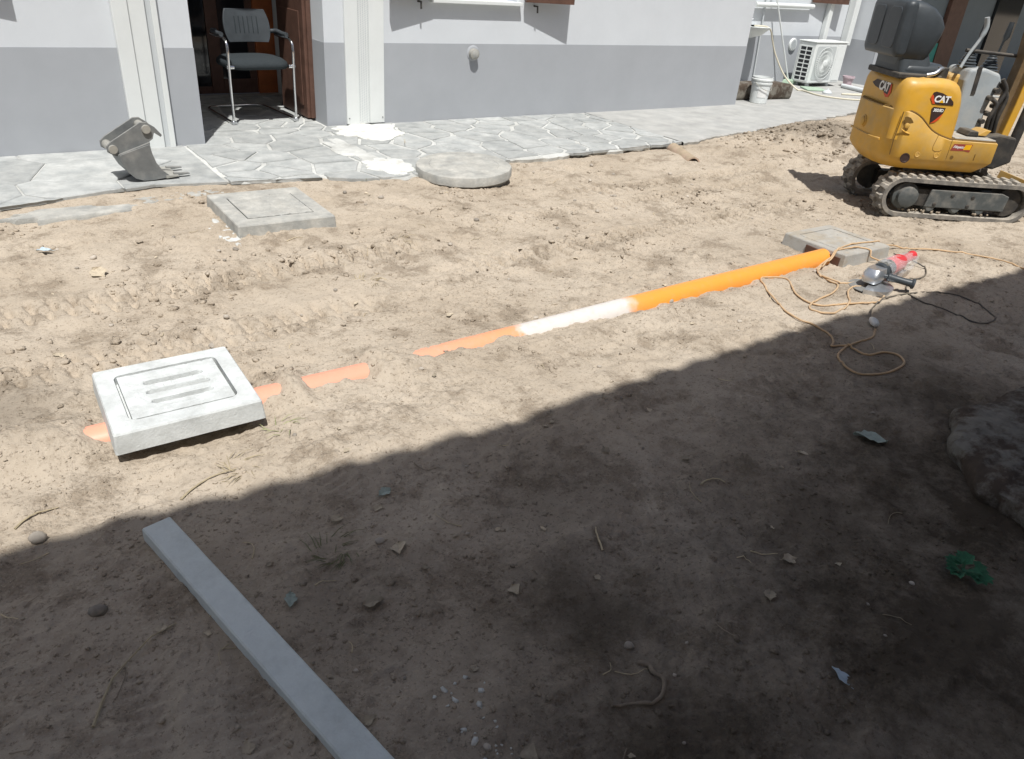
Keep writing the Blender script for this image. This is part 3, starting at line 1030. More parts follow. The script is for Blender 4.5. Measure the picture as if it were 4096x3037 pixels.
def ring_frame(sx, sy, ix, iy, th, draft=0.006, ir=0.03, notch=None):
    b = MB()
    outer = rrect(-sx / 2, sx / 2, -sy / 2, sy / 2, 0.008, n=5)
    inner = rrect(-ix / 2, ix / 2, -iy / 2, iy / 2, ir, n=5)
    d = draft
    big = [(x * (1 + 2 * d / sx), y * (1 + 2 * d / sy)) for x, y in outer]
    rings = [[(x, y, 0) for x, y in big], [(x, y, th - 0.006) for x, y in outer], [(x * (1 - 0.008 / sx), y * (1 - 0.008 / sy), th) for x, y in outer],
             [(x, y, th) for x, y in inner], [(x * 0.995, y * 0.995, th - 0.03) for x, y in inner]]
    b.loft(rings, cap0=True, cap1=True)
    return b

# near cover: new pale concrete with three slots
cv = thing("manhole_cover", "pale new concrete square cover with three slots, nearest to the camera", "manhole cover", (0.432, 2.505, 0.026), math.radians(-1.8))
ring_frame(0.47, 0.465, 0.352, 0.335, 0.072).build("frame", MT['newconc'], cv, bevel=0.0)
lid = slots_lid(0.330, 0.313, 0.03, 0.0695, [(0.01, 0.075, 0.098, 0.0125, 0.034), (0.012, 0.005, 0.104, 0.0125, 0.034), (0.012, -0.065, 0.10, 0.0125, 0.034), (0.0, 0.005, 0.120, 0.118, 0.002)], 110, 4).build("lid", MT['newconc'], cv, smooth=40)
for sy_, sx_, lx_ in ((0.075, 0.01, 0.092), (0.005, 0.012, 0.098), (-0.065, 0.012, 0.094)):
    MB().box(sx_ - lx_, sx_ + lx_, sy_ - 0.010, sy_ + 0.010, 0.030, 0.042).build("slot_soil", MT['slotsoil'], cv)
cv.rotation_euler = (math.radians(-0.6), math.radians(-0.9), math.radians(-1.8))

# far right cover, dusty, with a pipe mouth broken into its side
cv = thing("manhole_cover", "dusty grey concrete square cover at the far pipe end beside the angle grinder", "manhole cover", (4.50, 2.545, -0.012), math.radians(-1.5))
ring_frame(0.47, 0.46, 0.36, 0.34, 0.082).build("frame", MT['dustconc'], cv)
slots_lid(0.345, 0.325, 0.03, 0.081, [(0.0, 0.07, 0.10, 0.011, 0.009), (0.0, 0.0, 0.10, 0.011, 0.009), (0.0, -0.07, 0.10, 0.011, 0.009)], 80, 6).build("lid", MT['dustconc'], cv, smooth=40)
MB().prism([(-0.2, -0.01), (-0.2, 0.055), (0.05, 0.062), (0.05, -0.01)], -0.2465, -0.236, axis='x').build("pipe_mouth", MT['darkwood'], cv)

# old cover with a plain inset lid beside the paving
cv = thing("manhole_cover", "old weathered square concrete cover with plain lid beside the paving edge", "manhole cover", (1.475, 4.50, -0.015), math.radians(-1.2))
ring_frame(0.575, 0.665, 0.40, 0.44, 0.088, ir=0.012).build("frame", MT['conc'], cv, bevel=0.0)
slots_lid(0.388, 0.428, 0.05, 0.0905, [(0.02, 0.0, 0.022, 0.014, 0.006)], 70, 8, rough=0.002).build("lid", MT['conc'], cv, smooth=40)
stuff(tag(blob("mortar_patch", 1.15, 4.30, 0.09, 0.20, 0.0, MT['mortar'], 81, th=0.01, amp=0.8), "broken white mortar along the left side of the old square cover", "mortar"))

# round lid propped on the paving edge
rl = thing("round_lid", "round grey concrete lid propped on the paving edge", "concrete lid", (3.14, 4.925, 0.0))
n = 72
rsn = np.random.RandomState(2)
rr = [0.365 + 0.010 * float(fbm(np.array([3 * math.cos(2 * PI * k / n)]), np.array([3 * math.sin(2 * PI * k / n)]), 1.5, 88, 3)[0]) + 0.004 * (rsn.rand() - 0.5) for k in range(n)]
def rring(f, z, off=0.0):
    return [((rr[k] * f + off) * math.cos(2 * PI * k / n), (rr[k] * f + off) * math.sin(2 * PI * k / n), z + 0.002 * (rsn.rand() - 0.5)) for k in range(n)]
b = MB().loft([rring(0.985, 0), rring(1.0, 0.004), rring(1.0, 0.060), rring(0.990, 0.068), rring(0.972, 0.070), rring(0.74, 0.073), rring(0.725, 0.068), rring(0.71, 0.073), rring(0.3, 0.075)])
o = b.build("disc", MT['conc'], rl, smooth=28)
o.location = (0, 0, 0.022)
o.rotation_euler = (math.radians(1.0), math.radians(-2.2), 0)
b = MB().lathe([(0.33, -0.1), (0.335, 0.02), (0.31, 0.024), (0.27, -0.1)], 48)
b.build("collar", MT['dustconc'], rl, smooth=40)

# long concrete strip lying in the shade
a0 = math.atan2(0.93 - 1.86, 0.35 - 0.18)
st = MB()
N_ = 60
rings = []
ln = 1.55
for k in range(N_ + 1):
    t = k / N_
    d = ln * t
    jl = 0.0012 * float(fbm(np.array([d * 14]), np.array([0.0]), 1, 91, 2)[0])
    jr = 0.0012 * float(fbm(np.array([d * 14]), np.array([9.0]), 1, 92, 2)[0])
    w0, w1 = -0.040 + jl, 0.040 + jr
    rings.append([(d, w0, -0.028), (d, w1, -0.028), (d, w1, 0.010), (d, w1 - 0.004, 0.014), (d, w0 + 0.004, 0.014), (d, w0, 0.010)])
st.loft(rings)
strip = st.build("concrete_strip", MT['slab'], bevel=0.0)
strip.location = (0.213, 1.868, 0.024)
strip.rotation_euler = (0, 0, a0 + 0.012)
tag(strip, "long narrow grey concrete strip lying across the shaded soil", "concrete strip")
ck = MB()
for k in range(12):
    x = 1.02 + 0.05 * (k / 11) + 0.004 * math.sin(k * 2.1)
    ck.box(x, x + 0.004, -0.018 + k * 0.0035, -0.014 + k * 0.0035, 0.0138, 0.0146)
ck.build("crack", MT['decalblack'], strip)

# half-buried clay pipe stub by the paving
cp = MB()
mt = T(5.40, 4.62, -0.015, rz=math.radians(63), ry=math.radians(-1))
def arc_ring(x, r):
    return [(x, r * math.cos(PI * k / 14), r * math.sin(PI * k / 14)) for k in range(15)] + [(x, (r - 0.013) * math.cos(PI * k / 14), (r - 0.013) * math.sin(PI * k / 14)) for k in range(14, -1, -1)]
cp.loft([arc_ring(x, 0.068 - 0.012 * x) for x in np.linspace(0, 0.56, 8)], mt=mt)
tag(cp.build("clay_pipe", MT['terracotta'], smooth=50), "dusty clay half pipe sticking out of the soil at the paving edge", "clay pipe")

# broken concrete slab at the right edge
rsn = np.random.RandomState(12)
base = [(2.52, 0.46), (2.55, 0.60), (2.56, 0.70), (2.68, 0.80), (2.76, 0.90), (2.90, 0.95), (3.02, 1.02), (3.2, 0.96), (3.35, 0.97), (3.7, 0.9), (3.9, 0.6), (3.6, 0.25), (3.0, 0.2), (2.66, 0.32)]
bp = catmull([(x, y, 0) for x, y in base] + [(base[0][0], base[0][1], 0)], 5)[:-1]
cxy = (3.05, 0.62)
def sring(f, z, am):
    return [(cxy[0] + (p[0] - cxy[0]) * f * (1 + am * (rsn.rand() - 0.5)), cxy[1] + (p[1] - cxy[1]) * f * (1 + am * (rsn.rand() - 0.5)), z + 0.016 * (rsn.rand() - 0.5)) for p in bp]
b = MB().loft([sring(0.93, -0.05, 0.02), sring(0.98, 0.0, 0.03), sring(1.0, 0.04, 0.03), sring(0.975, 0.062, 0.03), sring(0.90, 0.078, 0.03), sring(0.78, 0.086, 0.03), sring(0.6, 0.09, 0.03), sring(0.4, 0.092, 0.03), sring(0.15, 0.092, 0.03)])
tag(b.build("concrete_slab", MT['rawconc'], smooth=40), "broken muddy concrete slab at the right edge in the shade", "concrete slab")

# ------------------------------------------------------------------ loose excavator bucket
bk = thing("excavator_bucket", "loose grey steel excavator bucket standing on the paving by the wall", "excavator bucket", (0.905, 5.41, 0.036), math.radians(3))
bk.scale = (0.86, 0.86, 0.86)
Wd = 0.27
shell_o = [(-0.085, 0.20), (-0.075, 0.14), (-0.045, 0.075), (0.0, 0.025), (0.055, 0.003), (0.12, 0.0), (0.25, 0.012)]
shell_i = [(0.25, 0.024), (0.13, 0.014), (0.06, 0.018), (0.012, 0.038), (-0.032, 0.085), (-0.062, 0.145), (-0.072, 0.20)]
MB().prism(shell_o + shell_i, 0.0, Wd, 'y').build("shell", MT['steel'], bk, bevel=0.002)
side = [(-0.085, 0.20), (-0.075, 0.14), (-0.045, 0.075), (0.0, 0.025), (0.055, 0.003), (0.12, 0.0), (0.25, 0.012), (0.245, 0.03), (0.20, 0.07), (0.165, 0.13), (0.145, 0.20), (0.135, 0.27), (-0.07, 0.21)]
for yy in (-0.012, Wd):
    MB().prism(side, yy, yy + 0.012, 'y').build("side_plate", MT['steel'], bk, bevel=0.002)
MB().prism([(-0.09, 0.19), (0.14, 0.265), (0.143, 0.28), (-0.09, 0.205)], 0.0, Wd, 'y').build("top_plate", MT['steel'], bk)
ear = [(-0.10, 0.19), (-0.155, 0.225), (-0.155, 0.27), (-0.12, 0.30), (0.10, 0.425), (0.145, 0.425), (0.20, 0.385), (0.245, 0.325), (0.235, 0.31), (0.19, 0.345), (0.175, 0.30), (0.13, 0.27)]
for yy in (0.03, Wd - 0.045):
    MB().prism(ear, yy, yy + 0.016, 'y').build("ear", MT['steel'], bk, bevel=0.003)
for (px, pz) in ((-0.115, 0.245), (0.135, 0.375)):
    MB().lathe([(0.030, 0.012), (0.032, 0.02), (0.032, Wd - 0.02), (0.030, Wd - 0.012)], 20, T(px, 0, pz, rx=-PI / 2)).build("pin", MT['steellight'], bk, smooth=40)
MB().prism([(0.22, 0.004), (0.315, 0.012), (0.318, 0.020), (0.22, 0.028)], -0.014, Wd + 0.014, 'y').build("cutting_edge", MT['steellight'], bk, bevel=0.002)
for ty in (0.02, Wd - 0.05):
    MB().prism([(0.29, 0.006), (0.41, 0.016), (0.41, 0.022), (0.29, 0.034)], ty, ty + 0.035, 'y').build("tooth", MT['steel'], bk, bevel=0.003)

# ------------------------------------------------------------------ chair
ch = thing("chair", "black visitor chair with chrome cantilever frame in the doorway", "chair", (2.33, 7.0, 0.033), math.radians(3.0))
r_ = 0.0125
for s in (-1, 1):
    x = 0.29 * s
    leg = [(x, 0.36, 0.70), (x, 0.22, 0.695), (x, 0.12, 0.70), (x, 0.03, 0.69), (x, -0.015, 0.63), (x, -0.008, 0.46), (x, 0.0, 0.25), (x, 0.0, 0.08), (x, 0.01, 0.035), (x, 0.05, 0.014), (x * 0.98, 0.30, 0.013), (x * 0.95, 0.62, 0.013), (x * 0.88, 0.74, 0.013), (x * 0.6, 0.79, 0.013), (0, 0.795, 0.013)]
    MB().tube(catmull(leg, 5), r_, 10).build("frame_tube", MT['chrome'], ch, smooth=60)
    MB().tube(catmull([(x, 0.10, 0.722), (x, 0.20, 0.722), (x, 0.32, 0.73), (x * 0.85, 0.36, 0.725)], 4), [0.019] * 13, 10).build("armrest", MT['blackpl'], ch, smooth=60)
    MB().box(-0.022, 0.022, -0.016, 0.03, -0.006, 0.018, T(x * 0.985, 0.01, 0.008)).build("glide", MT['silver'], ch, bevel=0.004)
    MB().lathe([(0.016, -0.03), (0.018, 0.0), (0.016, 0.03)], 12, T(x * 0.95, 0.0, 0.475, ry=PI / 2)).build("bracket", MT['chrome'], ch, smooth=40)
def sec(z, x0, x1, y0, y1, r):
    return rrect(x0, x1, y0, y1, r, z, 6)
MB().loft([sec(0.445, -0.23, 0.23, 0.02, 0.42, 0.10), sec(0.452, -0.262, 0.262, -0.02, 0.45, 0.12), sec(0.475, -0.275, 0.275, -0.035, 0.46, 0.13), sec(0.505, -0.268, 0.268, -0.025, 0.455, 0.13), sec(0.53, -0.24, 0.24, 0.03, 0.43, 0.12), sec(0.54, -0.18, 0.18, 0.10, 0.38, 0.10)]).build("seat", MT['blackfab'], ch, smooth=60)
bk_r = []
for k in range(9):
    t = k / 8
    z = 0.635 + 0.265 * t
    hw = 0.198 + 0.012 * math.sin(PI * t) - 0.022 * t ** 4 - 0.02 * (1 - t) ** 6
    pts_f = []
    pts_b = []
    for q in range(11):
        u = -1 + 2 * q / 10
        y = 0.32 + 0.03 * t * t + 0.03 * (1 - u * u) * 1.0 + 0.035 * t
        pts_f.append((0.03 + hw * u, y - 0.012, z))
        pts_b.append((0.03 + hw * u, y + 0.012, z))
    bk_r.append(pts_f + pts_b[::-1])
bko = MB().loft(bk_r).build("backrest", MT['blackpl'], ch, smooth=50, bevel=0.004)
for k in range(6):
    u = -0.10 + 0.04 * k
    pts = []
    for q in range(6):
        t = 0.28 + 0.5 * q / 5
        uu = u / 0.2
        pts.append((0.03 + u + 0.01 * (t - 0.5), 0.32 + 0.03 * t * t + 0.03 * (1 - uu * uu) + 0.035 * t - 0.0135, 0.635 + 0.265 * t))
    MB().tube(pts, 0.004, 6).build("slot", MT['blackfab'], bko)

# ------------------------------------------------------------------ services in the recess
ac = thing("air_conditioner", "white outdoor air conditioner unit standing by the recessed wall", "air conditioner", (11.36, 7.70, 0.03))
W_, D_, H_ = 0.84, 0.32, 0.60
c = MB()
c.box(0, W_, 0, D_, 0.055, 0.055 + H_)
casing = c.build("casing", MT['whitep'], ac, bevel=0.014)
MB().box(-0.012, W_ + 0.012, -0.012, D_ + 0.006, 0.055 + H_, 0.055 + H_ + 0.018).build("lid", MT['whitep'], ac, bevel=0.006)
g = MB()
fx, fz, fr = 0.31, 0.055 + 0.30, 0.235
MB().prism(rrect(fx - 0.25, fx + 0.25, fz - 0.25, fz + 0.25, 0.03, n=4), -0.004, -0.0005, 'y').build("fan_opening", MT['fanback'], ac)
for k in range(40):
    a = 2 * PI * k / 40
    g.tube([(fx + 0.045 * math.cos(a), -0.018, fz + 0.045 * math.sin(a)), (fx + 0.15 * math.cos(a + 0.25), -0.022, fz + 0.15 * math.sin(a + 0.25)), (fx + fr * math.cos(a + 0.45), -0.008, fz + fr * math.sin(a + 0.45))], 0.0032, 5)
for rad in (0.05, 0.12, 0.18, 0.235):
    g.tube([(fx + rad * math.cos(2 * PI * k / 40), -0.018, fz + rad * math.sin(2 * PI * k / 40)) for k in range(41)], 0.0032, 5)
g.lathe([(0.05, 0.0), (0.05, 0.01), (0.03, 0.016)], 20, T(fx, -0.012, fz, rx=PI / 2))
g.build("fan_guard", MT['whitep'], ac)
MB().box(0.605, 0.80, -0.006, -0.001, 0.09, 0.055 + H_ - 0.03).build("service_panel", MT['whitep'], ac, bevel=0.002)
sd = MB()
for r in range(8):
    for q in range(2):
        y0 = 0.055 + q * 0.115
        z0 = 0.095 + r * 0.063
        sd.box(-0.0035, -0.0005, y0, y0 + 0.092, z0, z0 + 0.045)
sd.build("side_openings", MT['glassdark'], ac)
sdf = MB()
for r in range(9):
    sdf.box(-0.010, -0.0005, 0.04, 0.275, 0.080 + r * 0.063, 0.092 + r * 0.063)
for y0 in (0.04, 0.150, 0.263):
    sdf.box(-0.0105, -0.0006, y0, y0 + 0.013, 0.078, 0.60)
sdf.build("side_grid", MT['whitep'], ac)
for fx_ in (0.10, 0.62):
    MB().lathe([(0.035, -0.03), (0.035, 0.02), (0.025, 0.056)], 16, T(fx_, 0.07, 0)).build("foot", MT['groove'], ac, smooth=40)
    MB().lathe([(0.035, -0.03), (0.035, 0.02), (0.025, 0.056)], 16, T(fx_, 0.27, 0)).build("foot", MT['groove'], ac, smooth=40)

pl = thing("bucket", "white plastic builder's pail with paper label at the house corner", "bucket", (9.02, 6.80, 0.026))
MB().lathe([(0.105, 0.0), (0.112, 0.005), (0.128, 0.24), (0.138, 0.245), (0.14, 0.262), (0.13, 0.266), (0.131, 0.285), (0.142, 0.29), (0.143, 0.305), (0.133, 0.31), (0.134, 0.33), (0.128, 0.331), (0.12, 0.25), (0.106, 0.02)], 36).build("body", MT['whitep'], pl, smooth=40)
lab = []
for z in (0.08, 0.19):
    lab.append([((0.1135 + 0.0665 * z + 0.0015) * math.cos(a), (0.1135 + 0.0665 * z + 0.0015) * math.sin(a), z) for a in np.linspace(math.radians(205), math.radians(262), 9)])
MB().loft(lab, False, False, closed=False).build("paper_label", MT['decalwhite'], pl)
MB().tube([(0.143 * math.cos(a), 0.143 * math.sin(a), 0.27 - 0.10 * math.sin(a - PI)) for a in np.linspace(PI, 2 * PI, 16)], 0.0035, 6).build("handle", MT['steellight'], pl)
rubble = MB()
for k in range(14):
    a = random.random() * 2 * PI
    q = 0.09 * math.sqrt(random.random())
    rubble.lathe([(0.0, -0.02), (0.02, -0.005), (0.018, 0.012), (0.0, 0.02)], 6, T(q * math.cos(a), q * math.sin(a), 0.275 + 0.01 * random.random(), rx=random.random(), s=0.8 + 0.6 * random.random()), False, False)
stuff(rubble.build("rubble", MT['spill'], pl))

# rough grey block behind the pail
rsn = np.random.RandomState(31)
rings = []
for k in range(15):
    t = k / 14
    x = 8.75 + 1.15 * t
    e = 0.9 if k in (0, 14) else 1.0
    sec_ = rrect(-0.16 * e, 0.16 * e, 0.0, 0.21 * e, 0.045, n=3)
    rings.append([(x + 0.012 * (rsn.rand() - 0.5), 7.16 - 0.10 * t + p[0] + 0.012 * (rsn.rand() - 0.5), 0.024 + p[1] + 0.010 * (rsn.rand() - 0.5)) for p in sec_])
tag(MB().loft(rings).build("stone_block", MT['rawconc'], smooth=60), "long rough grey stone block lying behind the white pail", "stone block")

sk = thing("wash_basin", "white wash basin fixed to the recessed wall, half hidden by the house corner", "wash basin", (10.20, 8.245, 0.80))
prof = []
for (sc, z) in ((0.35, -0.10), (0.75, -0.05), (1.0, 0.04), (1.03, 0.065), (0.97, 0.07), (0.7, 0.0), (0.3, -0.05)):
    prof.append([(0.30 * sc * math.cos(PI + PI * k / 20), min(0.0, 0.42 * sc * math.sin(PI + PI * k / 20)), z) for k in range(21)])
MB().loft(prof).build("bowl", MT['white'], sk, smooth=60)
MB().tube([(0, -0.03, 0.05), (0, -0.03, 0.17), (0, -0.10, 0.20), (0, -0.14, 0.16)], 0.012, 10).build("tap", MT['chrome'], sk, smooth=50)

# broom leaning on the wall, with its pale green head
br = thing("broom", "white-handled broom with pale green head leaning on the recessed wall", "broom", (11.35, 8.02, 0.03))
MB().tube([(0.03, 0.05, 0.03), (-0.80, 0.185, 1.60)], 0.013, 10).build("handle", MT['whitep'], br, smooth=50)
MB().prism([(-0.14, 0.0), (0.26, 0.0), (0.22, 0.07), (-0.10, 0.07)], -0.06, 0.06, 'y').build("head", MT['greenpl'], br, bevel=0.01)
tag(MB().prism([(11.0, 7.42), (11.32, 7.30), (11.50, 7.55), (11.22, 7.72)], 0.028, 0.05, 'z').build("dustpan", MT['greenpl'], bevel=0.008), "pale green dustpan on the paving in front of the air conditioner", "dustpan")
tag(MB().lathe([(0.07, 0.0), (0.072, 0.015), (0.05, 0.04), (0.02, 0.055), (0.012, 0.075)], 18, T(11.14, 7.16, 0.027)).build("grey_funnel", MT['groove'], smooth=40), "small grey funnel lying on the concrete near the dustpan", "funnel")
hz = [(10.05, 7.93, 0.885), (10.30, 7.90, 0.875), (10.42, 7.90, 0.82), (10.50, 7.90, 0.70), (10.60, 7.86, 0.50), (10.74, 7.72, 0.22), (10.82, 7.50, 0.05), (10.86, 7.38, 0.04), (10.72, 6.95, 0.038), (11.02, 6.57, 0.038), (11.5, 6.60, 0.038), (11.75, 6.75, 0.038), (11.5, 6.92, 0.038), (11.32, 7.02, 0.038), (11.6, 6.95, 0.038), (12.2, 6.8, 0.038)]
tag(MB().tube(catmull(hz, 8), 0.012, 8).build("garden_hose", MT['hose'], smooth=60), "beige garden hose hanging from the basin and trailing over the concrete", "hose")
tag(MB().tube([(12.12, 7.55, 0.06), (11.98, 7.02, 0.06)], 0.034, 14).build("grey_pipe", MT['groove'], smooth=50), "short grey plastic pipe on the concrete behind the digger", "pipe")
pt = thing("flower_pot", "small pinkish pot with saucer to the right of the air conditioner", "flower pot", (12.42, 7.66, 0.026))
mp = mat("pink_ceramic", (0.52, 0.42, 0.45), 0.6, 0.15, 20, 0.0)
MB().lathe([(0.06, 0.0), (0.085, 0.13), (0.10, 0.135), (0.10, 0.16), (0.085, 0.16), (0.08, 0.10)], 20).build("pot", mp, pt, smooth=40)
MB().lathe([(0.08, 0.0), (0.11, 0.02), (0.105, 0.022), (0.08, 0.008)], 20).build("saucer", mp, pt, smooth=40)

# ------------------------------------------------------------------ mini excavator
EXA = math.radians(-34)
ex = thing("mini_excavator", "yellow mini excavator on dusty rubber tracks at the right edge", "excavator", (6.222, 2.918, 0.005), EXA)

def track(yc):
    wid = 0.18
    tr = None
    cr, cf, R = (-0.375, 0.140), (0.49, 0.138), 0.146
    path = []
    def arc(c, a0, a1, n):
        for k in range(n + 1):
            a = math.radians(a0 + (a1 - a0) * k / n)
            path.append((c[0] + R * math.cos(a), c[1] + R * math.sin(a)))
    arc(cr, 270, 90, 16)
    for k in range(1, 10):
        t = k / 10
        path.append((cr[0] + (cf[0] - cr[0]) * t, cr[1] + R + (cf[1] - cr[1]) * t - 0.004 * math.sin(PI * t)))
    arc(cf, 90, -90, 16)
    for k in range(1, 10):
        t = k / 10
        path.append((cf[0] + (cr[0] - cf[0]) * t, cf[1] - R + (cr[1] - cf[1]) * t))
    n = len(path)
    def nrm(i):
        a = path[(i - 1) % n]
        b_ = path[(i + 1) % n]
        dx, dz = b_[0] - a[0], b_[1] - a[1]
        l = math.hypot(dx, dz)
        return (-dz / l, dx / l)
    vs_ = []
    for i in range(n):
        nx_, nz_ = nrm(i)
        for (o_, y) in ((0, -wid / 2), (0, wid / 2), (-0.03, wid / 2), (-0.03, -wid / 2)):
            vs_.append((path[i][0] + nx_ * o_, yc + y, path[i][1] + nz_ * o_))
    fs = []
    for i in range(n):
        j = (i + 1) % n
        for k in range(4):
            l = (k + 1) % 4
            fs.append((i * 4 + k, j * 4 + k, j * 4 + l, i * 4 + l))
    tr = MB().add(vs_, fs).build("track", MT['rubber'], ex, smooth=40)
    # lugs
    lugm = MB().loft([[(-0.022, -0.040, -0.004), (0.022, -0.040, -0.004), (0.022, 0.040, -0.004), (-0.022, 0.040, -0.004)], [(-0.015, -0.034, 0.021), (0.015, -0.034, 0.021), (0.015, 0.034, 0.021), (-0.015, 0.034, 0.021)]])
    proto = lugm.build("lug", MT['rubber'], tr, bevel=0.004)
    cum = [0]
    for i in range(n):
        a, b_ = path[i], path[(i + 1) % n]
        cum.append(cum[-1] + math.hypot(b_[0] - a[0], b_[1] - a[1]))
    tot = cum[-1]
    cnt = 36
    first = True
    for row, yo in enumerate((-0.045, 0.045)):
        for k in range(cnt):
            d = tot * ((k + 0.5 * row) / cnt)
            i = max(j for j in range(n) if cum[j] <= d)
            t = (d - cum[i]) / (cum[i + 1] - cum[i])
            a, b_ = path[i], path[(i + 1) % n]
            px, pz = a[0] + (b_[0] - a[0]) * t, a[1] + (b_[1] - a[1]) * t
            dx, dz = b_[0] - a[0], b_[1] - a[1]
            l = math.hypot(dx, dz)
            nx_, nz_ = -dz / l, dx / l
            if first:
                o = proto
                first = False
            else:
                o = proto.copy()
                COL.objects.link(o)
            o.location = (px, yc + yo, pz)
            o.rotation_euler = (0, math.atan2(nx_, nz_), 0)
            o.parent = tr
    s = -1 if yc < 0 else 1
    yo = yc + s * 0.055
    MB().prism([(-0.17, 0.075), (-0.15, 0.208), (0.40, 0.212), (0.46, 0.19), (0.45, 0.075)], min(yo, yo + s * 0.02), max(yo, yo + s * 0.02), 'y').build("track_frame", MT['tracksteel'], ex, bevel=0.006)
    MB().prism([(-0.30, 0.08), (-0.30, 0.2), (0.46, 0.2), (0.46, 0.06)], yc - 0.05, yc + 0.05, 'y').build("inner_frame", MT['darkmetal'], ex)
    hub = MB().lathe([(0.10, -0.01), (0.10, 0.02), (0.078, 0.03), (0.076, 0.062), (0.066, 0.068)], 28, T(cr[0] + 0.05, yc + s * 0.03, 0.142, rx=-s * PI / 2)).build("sprocket_hub", MT['tracksteel'], ex, smooth=40)
    MB().lathe([(0.105, -0.05), (0.105, 0.05)], 24, T(cf[0] - 0.02, yc, 0.142, rx=PI / 2)).build("idler", MT['darkmetal'], ex, smooth=40)
    for rx_ in (-0.12, 0.08, 0.27):
        MB().lathe([(0.032, -0.07), (0.045, -0.055), (0.045, 0.055), (0.032, 0.07)], 18, T(rx_, yc, 0.078, rx=PI / 2)).build("roller", MT['tracksteel'], ex, smooth=40)
    for (bx_, bz_) in ((0.02, 0.175), (0.18, 0.17), (-0.10, 0.10), (0.16, 0.10)):
        MB().lathe([(0.014, 0.0), (0.014, 0.006), (0.008, 0.008)], 10, T(bx_, yo + s * 0.019, bz_, rx=-s * PI / 2)).build("bolt", MT['darkmetal'], ex)
    mud = MB()
    for k in range(36):
        px = -0.34 + 0.72 * random.random() ** 1.3
        q = 0.004 + 0.009 * random.random()
        mud.lathe([(0.0, -1), (0.8, -0.5), (1.0, 0.1), (0.6, 0.75), (0.0, 1.0)], 6, T(px, yc + s * (0.03 + 0.05 * random.random()), 0.035 + 0.01 * random.random(), rx=random.random() * 3, rz=random.random() * 3, s=q), False, False)
    stuff(mud.build("mud", MT['clod'], ex, smooth=60))

track(-0.275)
track(0.275)
MB().box(-0.22, 0.32, -0.22, 0.22, 0.12, 0.24).lathe([(0.2, 0.22), (0.2, 0.35)], 28).build("undercarriage", MT['darkmetal'], ex, bevel=0.01)

# lower body: ring of wall whose top follows the curved seam
def outline(inset=0.0):
    x0, x1, hw = -0.605 + inset, 0.215 - inset, 0.352 - inset
    rc = 0.13
    pts = []
    xr = list(np.linspace(x1, x0 + rc, 22))
    for x in xr:
        pts.append((x, -hw))
    for k in range(1, 9):
        a = math.radians(270 - 90 * k / 8)
        pts.append((x0 + rc + rc * math.cos(a), -hw + rc + rc * math.sin(a)))
    for y in np.linspace(-hw + rc, hw - rc, 8)[1:]:
        pts.append((x0 - 0.018 * (1 - (y / hw) ** 2), y))
    for k in range(1, 9):
        a = math.radians(180 - 90 * k / 8)
        pts.append((x0 + rc + rc * math.cos(a), hw - rc + rc * math.sin(a)))
    for x in xr[::-1][1:]:
        pts.append((x, hw))
    return pts

def seam_z(x):
    return float(np.interp(x, [-0.7, -0.598, -0.54, -0.487, -0.45, -0.411, -0.36, -0.321, -0.26, -0.20, -0.148, 0.3], [0.748, 0.752, 0.752, 0.742, 0.727, 0.705, 0.665, 0.634, 0.605, 0.588, 0.575, 0.574]))

o0 = outline(0.075)
o1 = outline(0.0)
o2 = outline(0.010)
o3 = outline(0.030)
rings = [[(p[0], p[1], 0.338) for p in o0], [(p[0], p[1], 0.395) for p in outline(0.022)], [(p[0], p[1], 0.43) for p in o1],
         [(p[0], p[1], seam_z(p[0]) - 0.008) for p in o1], [(q[0], q[1], seam_z(p[0])) for p, q in zip(o1, o2)], [(q[0], q[1], seam_z(p[0]) - 0.014) for p, q in zip(o1, o3)]]
low = MB().loft(rings, True, False).build("lower_body", MT['yellowdirty'], ex, smooth=50)
MB().tube([(p[0], p[1], seam_z(q[0]) + 0.001) for p, q in zip(outline(0.0135), o1) if q[0] < -0.11 or q[1] < 0], 0.0085, 6).build("body_seam", MT['seam'], ex)
MB().box(-0.16, 0.205, -0.335, 0.335, 0.54, 0.5755).build("floor_plate", MT['greypanel'], ex, bevel=0.006)
MB().box(-0.11, 0.20, -0.34, -0.05, 0.5758, 0.590).build("floor_mat", MT['dustconc'], ex, bevel=0.004)

# hood: side profile swept across with rounded shoulders
prof = [(-0.103, 0.545), (-0.105, 0.62), (-0.112, 0.72), (-0.122, 0.80), (-0.133, 0.85), (-0.15, 0.895), (-0.175, 0.930), (-0.21, 0.955), (-0.26, 0.968), (-0.33, 0.972), (-0.43, 0.970), (-0.47, 0.962), (-0.52, 0.962), (-0.555, 0.955), (-0.575, 0.935), (-0.588, 0.90), (-0.592, 0.82), (-0.592, 0.70), (-0.592, 0.545)]
def inset_prof(d):
    cx, cz = -0.345, 0.74
    out = []
    for (x, z) in prof:
        sx = (0.245 - d) / 0.245
        sz = (0.232 - d) / 0.232 if z > cz else 1.0
        out.append((cx + (x - cx) * sx, cz + (z - cz) * sz))
    return out
rings = []
for k in range(7):
    a = math.radians(90 * k / 6)
    d = 0.07 * (1 - math.sin(a))
    y = -0.338 + 0.07 * (1 - math.cos(a))
    if k == 0:
        d = 0.062
    rings.append([(x, y, z) for x, z in inset_prof(d)])
rings2 = [[(x, -y, z) for x, y, z in r] for r in rings[::-1]]
hood = MB().loft(rings + rings2).build("hood", MT['yellow'], ex, smooth=50)

# side and rear details
def yplate(poly, y, th, name, m, parent=None, bevel=0.0):
    return MB().prism(poly, y - th, y, 'y').build(name, m, parent or ex, bevel=bevel)

